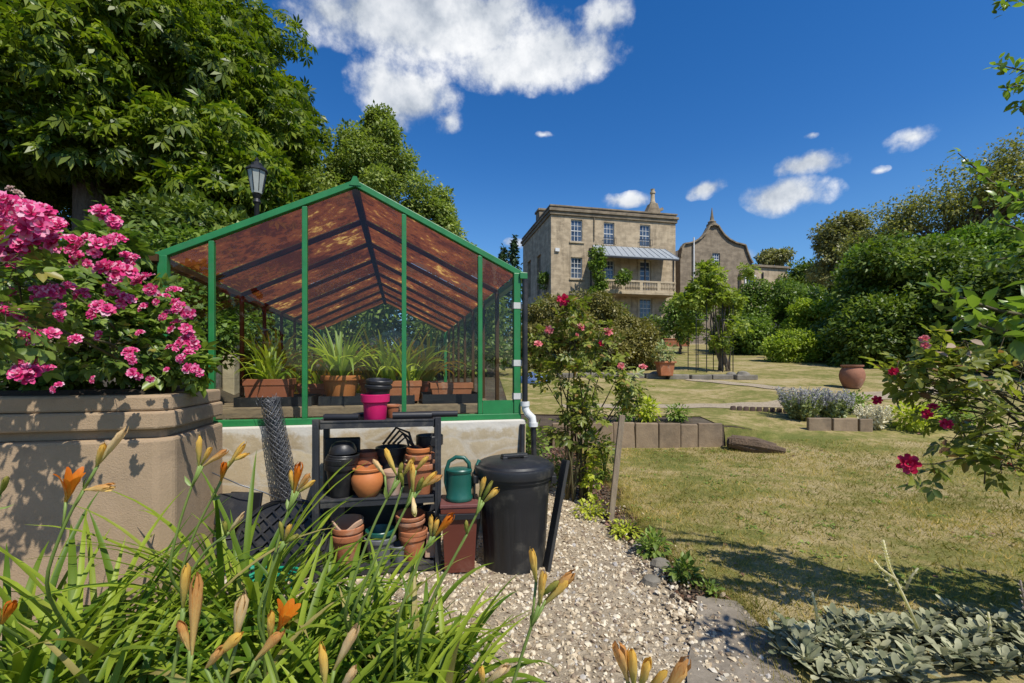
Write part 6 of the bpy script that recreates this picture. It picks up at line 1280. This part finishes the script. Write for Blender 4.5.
# rose arch
ar = empty('rose_arch', (at(711, 370, 13.4)[0], 12.6, Hs(6, 13.4)), 'black iron garden arch overgrown by a climbing rose with twisted stems', 'rose arch')
AX0, AX1 = at(692, 370, 13.4)[0], at(728, 370, 13.4)[0]
for X0 in (AX0, AX0 + .30, AX1 - .30, AX1):
    for yy_ in (13.1, 13.7): MB().tube([(X0, yy_, Hs(X0, yy_) - .1), (X0, yy_, Hs(X0, yy_) + 2.0)], .013, 6).build('iron_upright', IRON, ar)
mb = MB()
for yy_ in (13.1, 13.7):
    for (xa_, xb_) in ((AX0, AX1), (AX0 + .3, AX1 - .3)): th = np.linspace(math.pi, 0, 14); zc = Hs(6, 13.4) + 2.0; mb.tube([((xa_ + xb_) / 2 + (xb_ - xa_) / 2 * math.cos(q), yy_, zc + (xb_ - xa_) / 2 * math.sin(q)) for q in th], .012, 6)
    for z in (.5, 1.0, 1.5): 
        for (xa_, xb_) in ((AX0, AX0 + .3), (AX1 - .3, AX1)): mb.tube([(xa_, yy_, Hs(6, 13.4) + z), (xb_, yy_, Hs(6, 13.4) + z)], .008, 5)
mb.build('iron_hoops', IRON, ar)
mb = MB()
for k in range(9):
    x = AX1 - .1 + rd.uniform(-.12, .22); y = 13.4 + rd.uniform(-.3, .3); z = Hs(x, y); P = [np.array([x, y, z - .05])]
    for q in range(7): P.append(P[-1] + np.array([rd.uniform(-.13, .09) - .02, rd.uniform(-.08, .08), .36]))
    mb.tube(P, np.linspace(.03, .012, 8), 6)
mb.build('rose_stems', pm('pale_woody_stem', (.24, .19, .14), (.13, .10, .075), rough=.9, world=True), ar, smooth=True)
cl = []
for (px, py, rx, ry, n) in ((706, 290, 20, 20, 22), (688, 300, 12, 14, 9), (730, 300, 12, 20, 11), (712, 272, 9, 14, 7), (728, 325, 8, 12, 5), (750, 272, 6, 3, 2), (720, 340, 8, 8, 3), (693, 325, 10, 10, 5)):
    c = at(px, py, 13.4); cl += clumps_on(c, (rx / F * 13.4, .55, ry / F * 13.4), n, .14, .3, shell=(.3, 1), seed=int(px))
leafcloud(MB(), T_COMP, cl, 46, .17, droop=.3, shell=.1).build('rose_foliage', leafmat('arch_rose_leaf', (.07, .12, .02), (.19, .25, .05), trans=.4, patch=.2), ar)
# right-hand hedges
shrub('large mid green bush behind the rose arch, left of the clipped lime hedge', [(765, 322, 24, 42, 38, 70), (745, 345, 22, 26, 26, 30), (800, 310, 26, 34, 24, 30)], T_RH, .17, 330, MDL, r=(.45, .8), seed=70)
shrub('clipped rounded lime green hedge bush on the lawn edge', [(794, 349, 17, 25, 15, 34), (782, 352, 17, 14, 12, 12), (808, 352, 17, 14, 12, 12)], T_RH, .11, 330, YEL, r=(.25, .38), seed=74)
shrub('yellow green bush above the clipped lime hedge', [(812, 318, 20, 24, 16, 26), (830, 312, 20, 14, 12, 10)], T_RH, .14, 280, YEL, r=(.3, .5), seed=78)
shrub('dark low bush right of the clipped lime hedge', [(842, 345, 18, 30, 30, 40), (825, 350, 17.5, 16, 18, 14)], T_RH, .15, 320, DKL, r=(.4, .6), seed=80)
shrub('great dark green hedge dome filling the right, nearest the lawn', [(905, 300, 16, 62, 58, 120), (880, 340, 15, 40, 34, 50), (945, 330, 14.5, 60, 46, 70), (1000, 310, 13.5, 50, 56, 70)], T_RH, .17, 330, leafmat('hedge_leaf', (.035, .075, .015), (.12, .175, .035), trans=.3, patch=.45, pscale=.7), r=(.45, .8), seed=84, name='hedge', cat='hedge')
shrub('bright green arching hedge top lit above the dark hedge', [(900, 262, 18, 46, 18, 40), (960, 255, 17.5, 50, 22, 50), (1015, 262, 16, 40, 26, 36), (868, 275, 19, 26, 16, 16)], T_RH, .17, 300, leafmat('sunlit_hedge_leaf', (.045, .10, .015), (.13, .22, .035), trans=.3, patch=.35), r=(.45, .75), seed=90, name='hedge', cat='hedge')  # sunlit top of the hedge, its light put into a brighter leaf colour
shrub('dense hedge at the far right edge of the lawn behind the crimson roses', [(1060, 330, 12, 60, 60, 70), (1120, 300, 11, 60, 70, 60)], T_RH, .16, 280, DKL, r=(.45, .75), seed=95, name='hedge', cat='hedge')
px_tree('olive_tree', 'grey olive tree with bare twigs arching above the right hedge', 'tree', [(960, 212, 21, 60, 42, 60), (912, 224, 22, 46, 30, 40), (868, 244, 23, 30, 18, 18), (1000, 185, 20, 46, 40, 36), (1010, 160, 20, 26, 20, 12), (875, 245, 23, 26, 16, 12), (1050, 190, 19, 46, 50, 30)], T_RH, .15, 125, leafmat('olive_tree_leaf', (.08, .10, .035), (.21, .225, .085), trans=.3, patch=.35, pscale=.6), (at(965, 260, 20.5)[0], 20.5, 4.2, .22), r=(.45, 1.0), seed=100, nlimb=34, pershell=(.35, 1.0), shell=.1)
px_tree('willow_tree', 'rounded grey green tree behind the hedges, left of the olive tree', 'tree', [(842, 240, 34, 22, 20, 30), (852, 228, 34, 14, 12, 12), (830, 262, 34, 18, 18, 16)], T_RH, .26, 220, GRY, (at(842, 260, 34)[0], 34, 4, .25), r=(.6, 1.0), seed=106)
shrub('dark trees in the distance right of the flat roofed annex', [(810, 282, 46, 22, 18, 26), (785, 288, 46, 16, 12, 14), (835, 285, 42, 26, 22, 22)], T_RH, .35, 200, DKL, r=(.9, 1.5), seed=110, name='tree', cat='tree', th=2, tr=.3)
shrub('ivy covered round tree behind the flat roofed annex', [(775, 259, 52, 14, 8, 16)], T_RH, .35, 180, GRY, r=(.7, 1.1), seed=114, name='tree', cat='tree', th=6, tr=.3)
shrub('dark shrubs along the foot of the house on the terrace', [(575, 330, 34, 30, 14, 16), (540, 318, 34, 18, 16, 12), (655, 330, 34, 12, 10, 8)], T_RH, .25, 180, DKL, r=(.5, .9), seed=118)
shrub('far tree belt behind the greenhouse on the left', [(470, 320, 30, 30, 30, 26), (440, 330, 28, 30, 40, 26), (330, 300, 26, 60, 60, 46)], T_RH, .26, 220, DKL, r=(.8, 1.3), seed=122, name='tree', cat='tree', th=2, tr=.2)
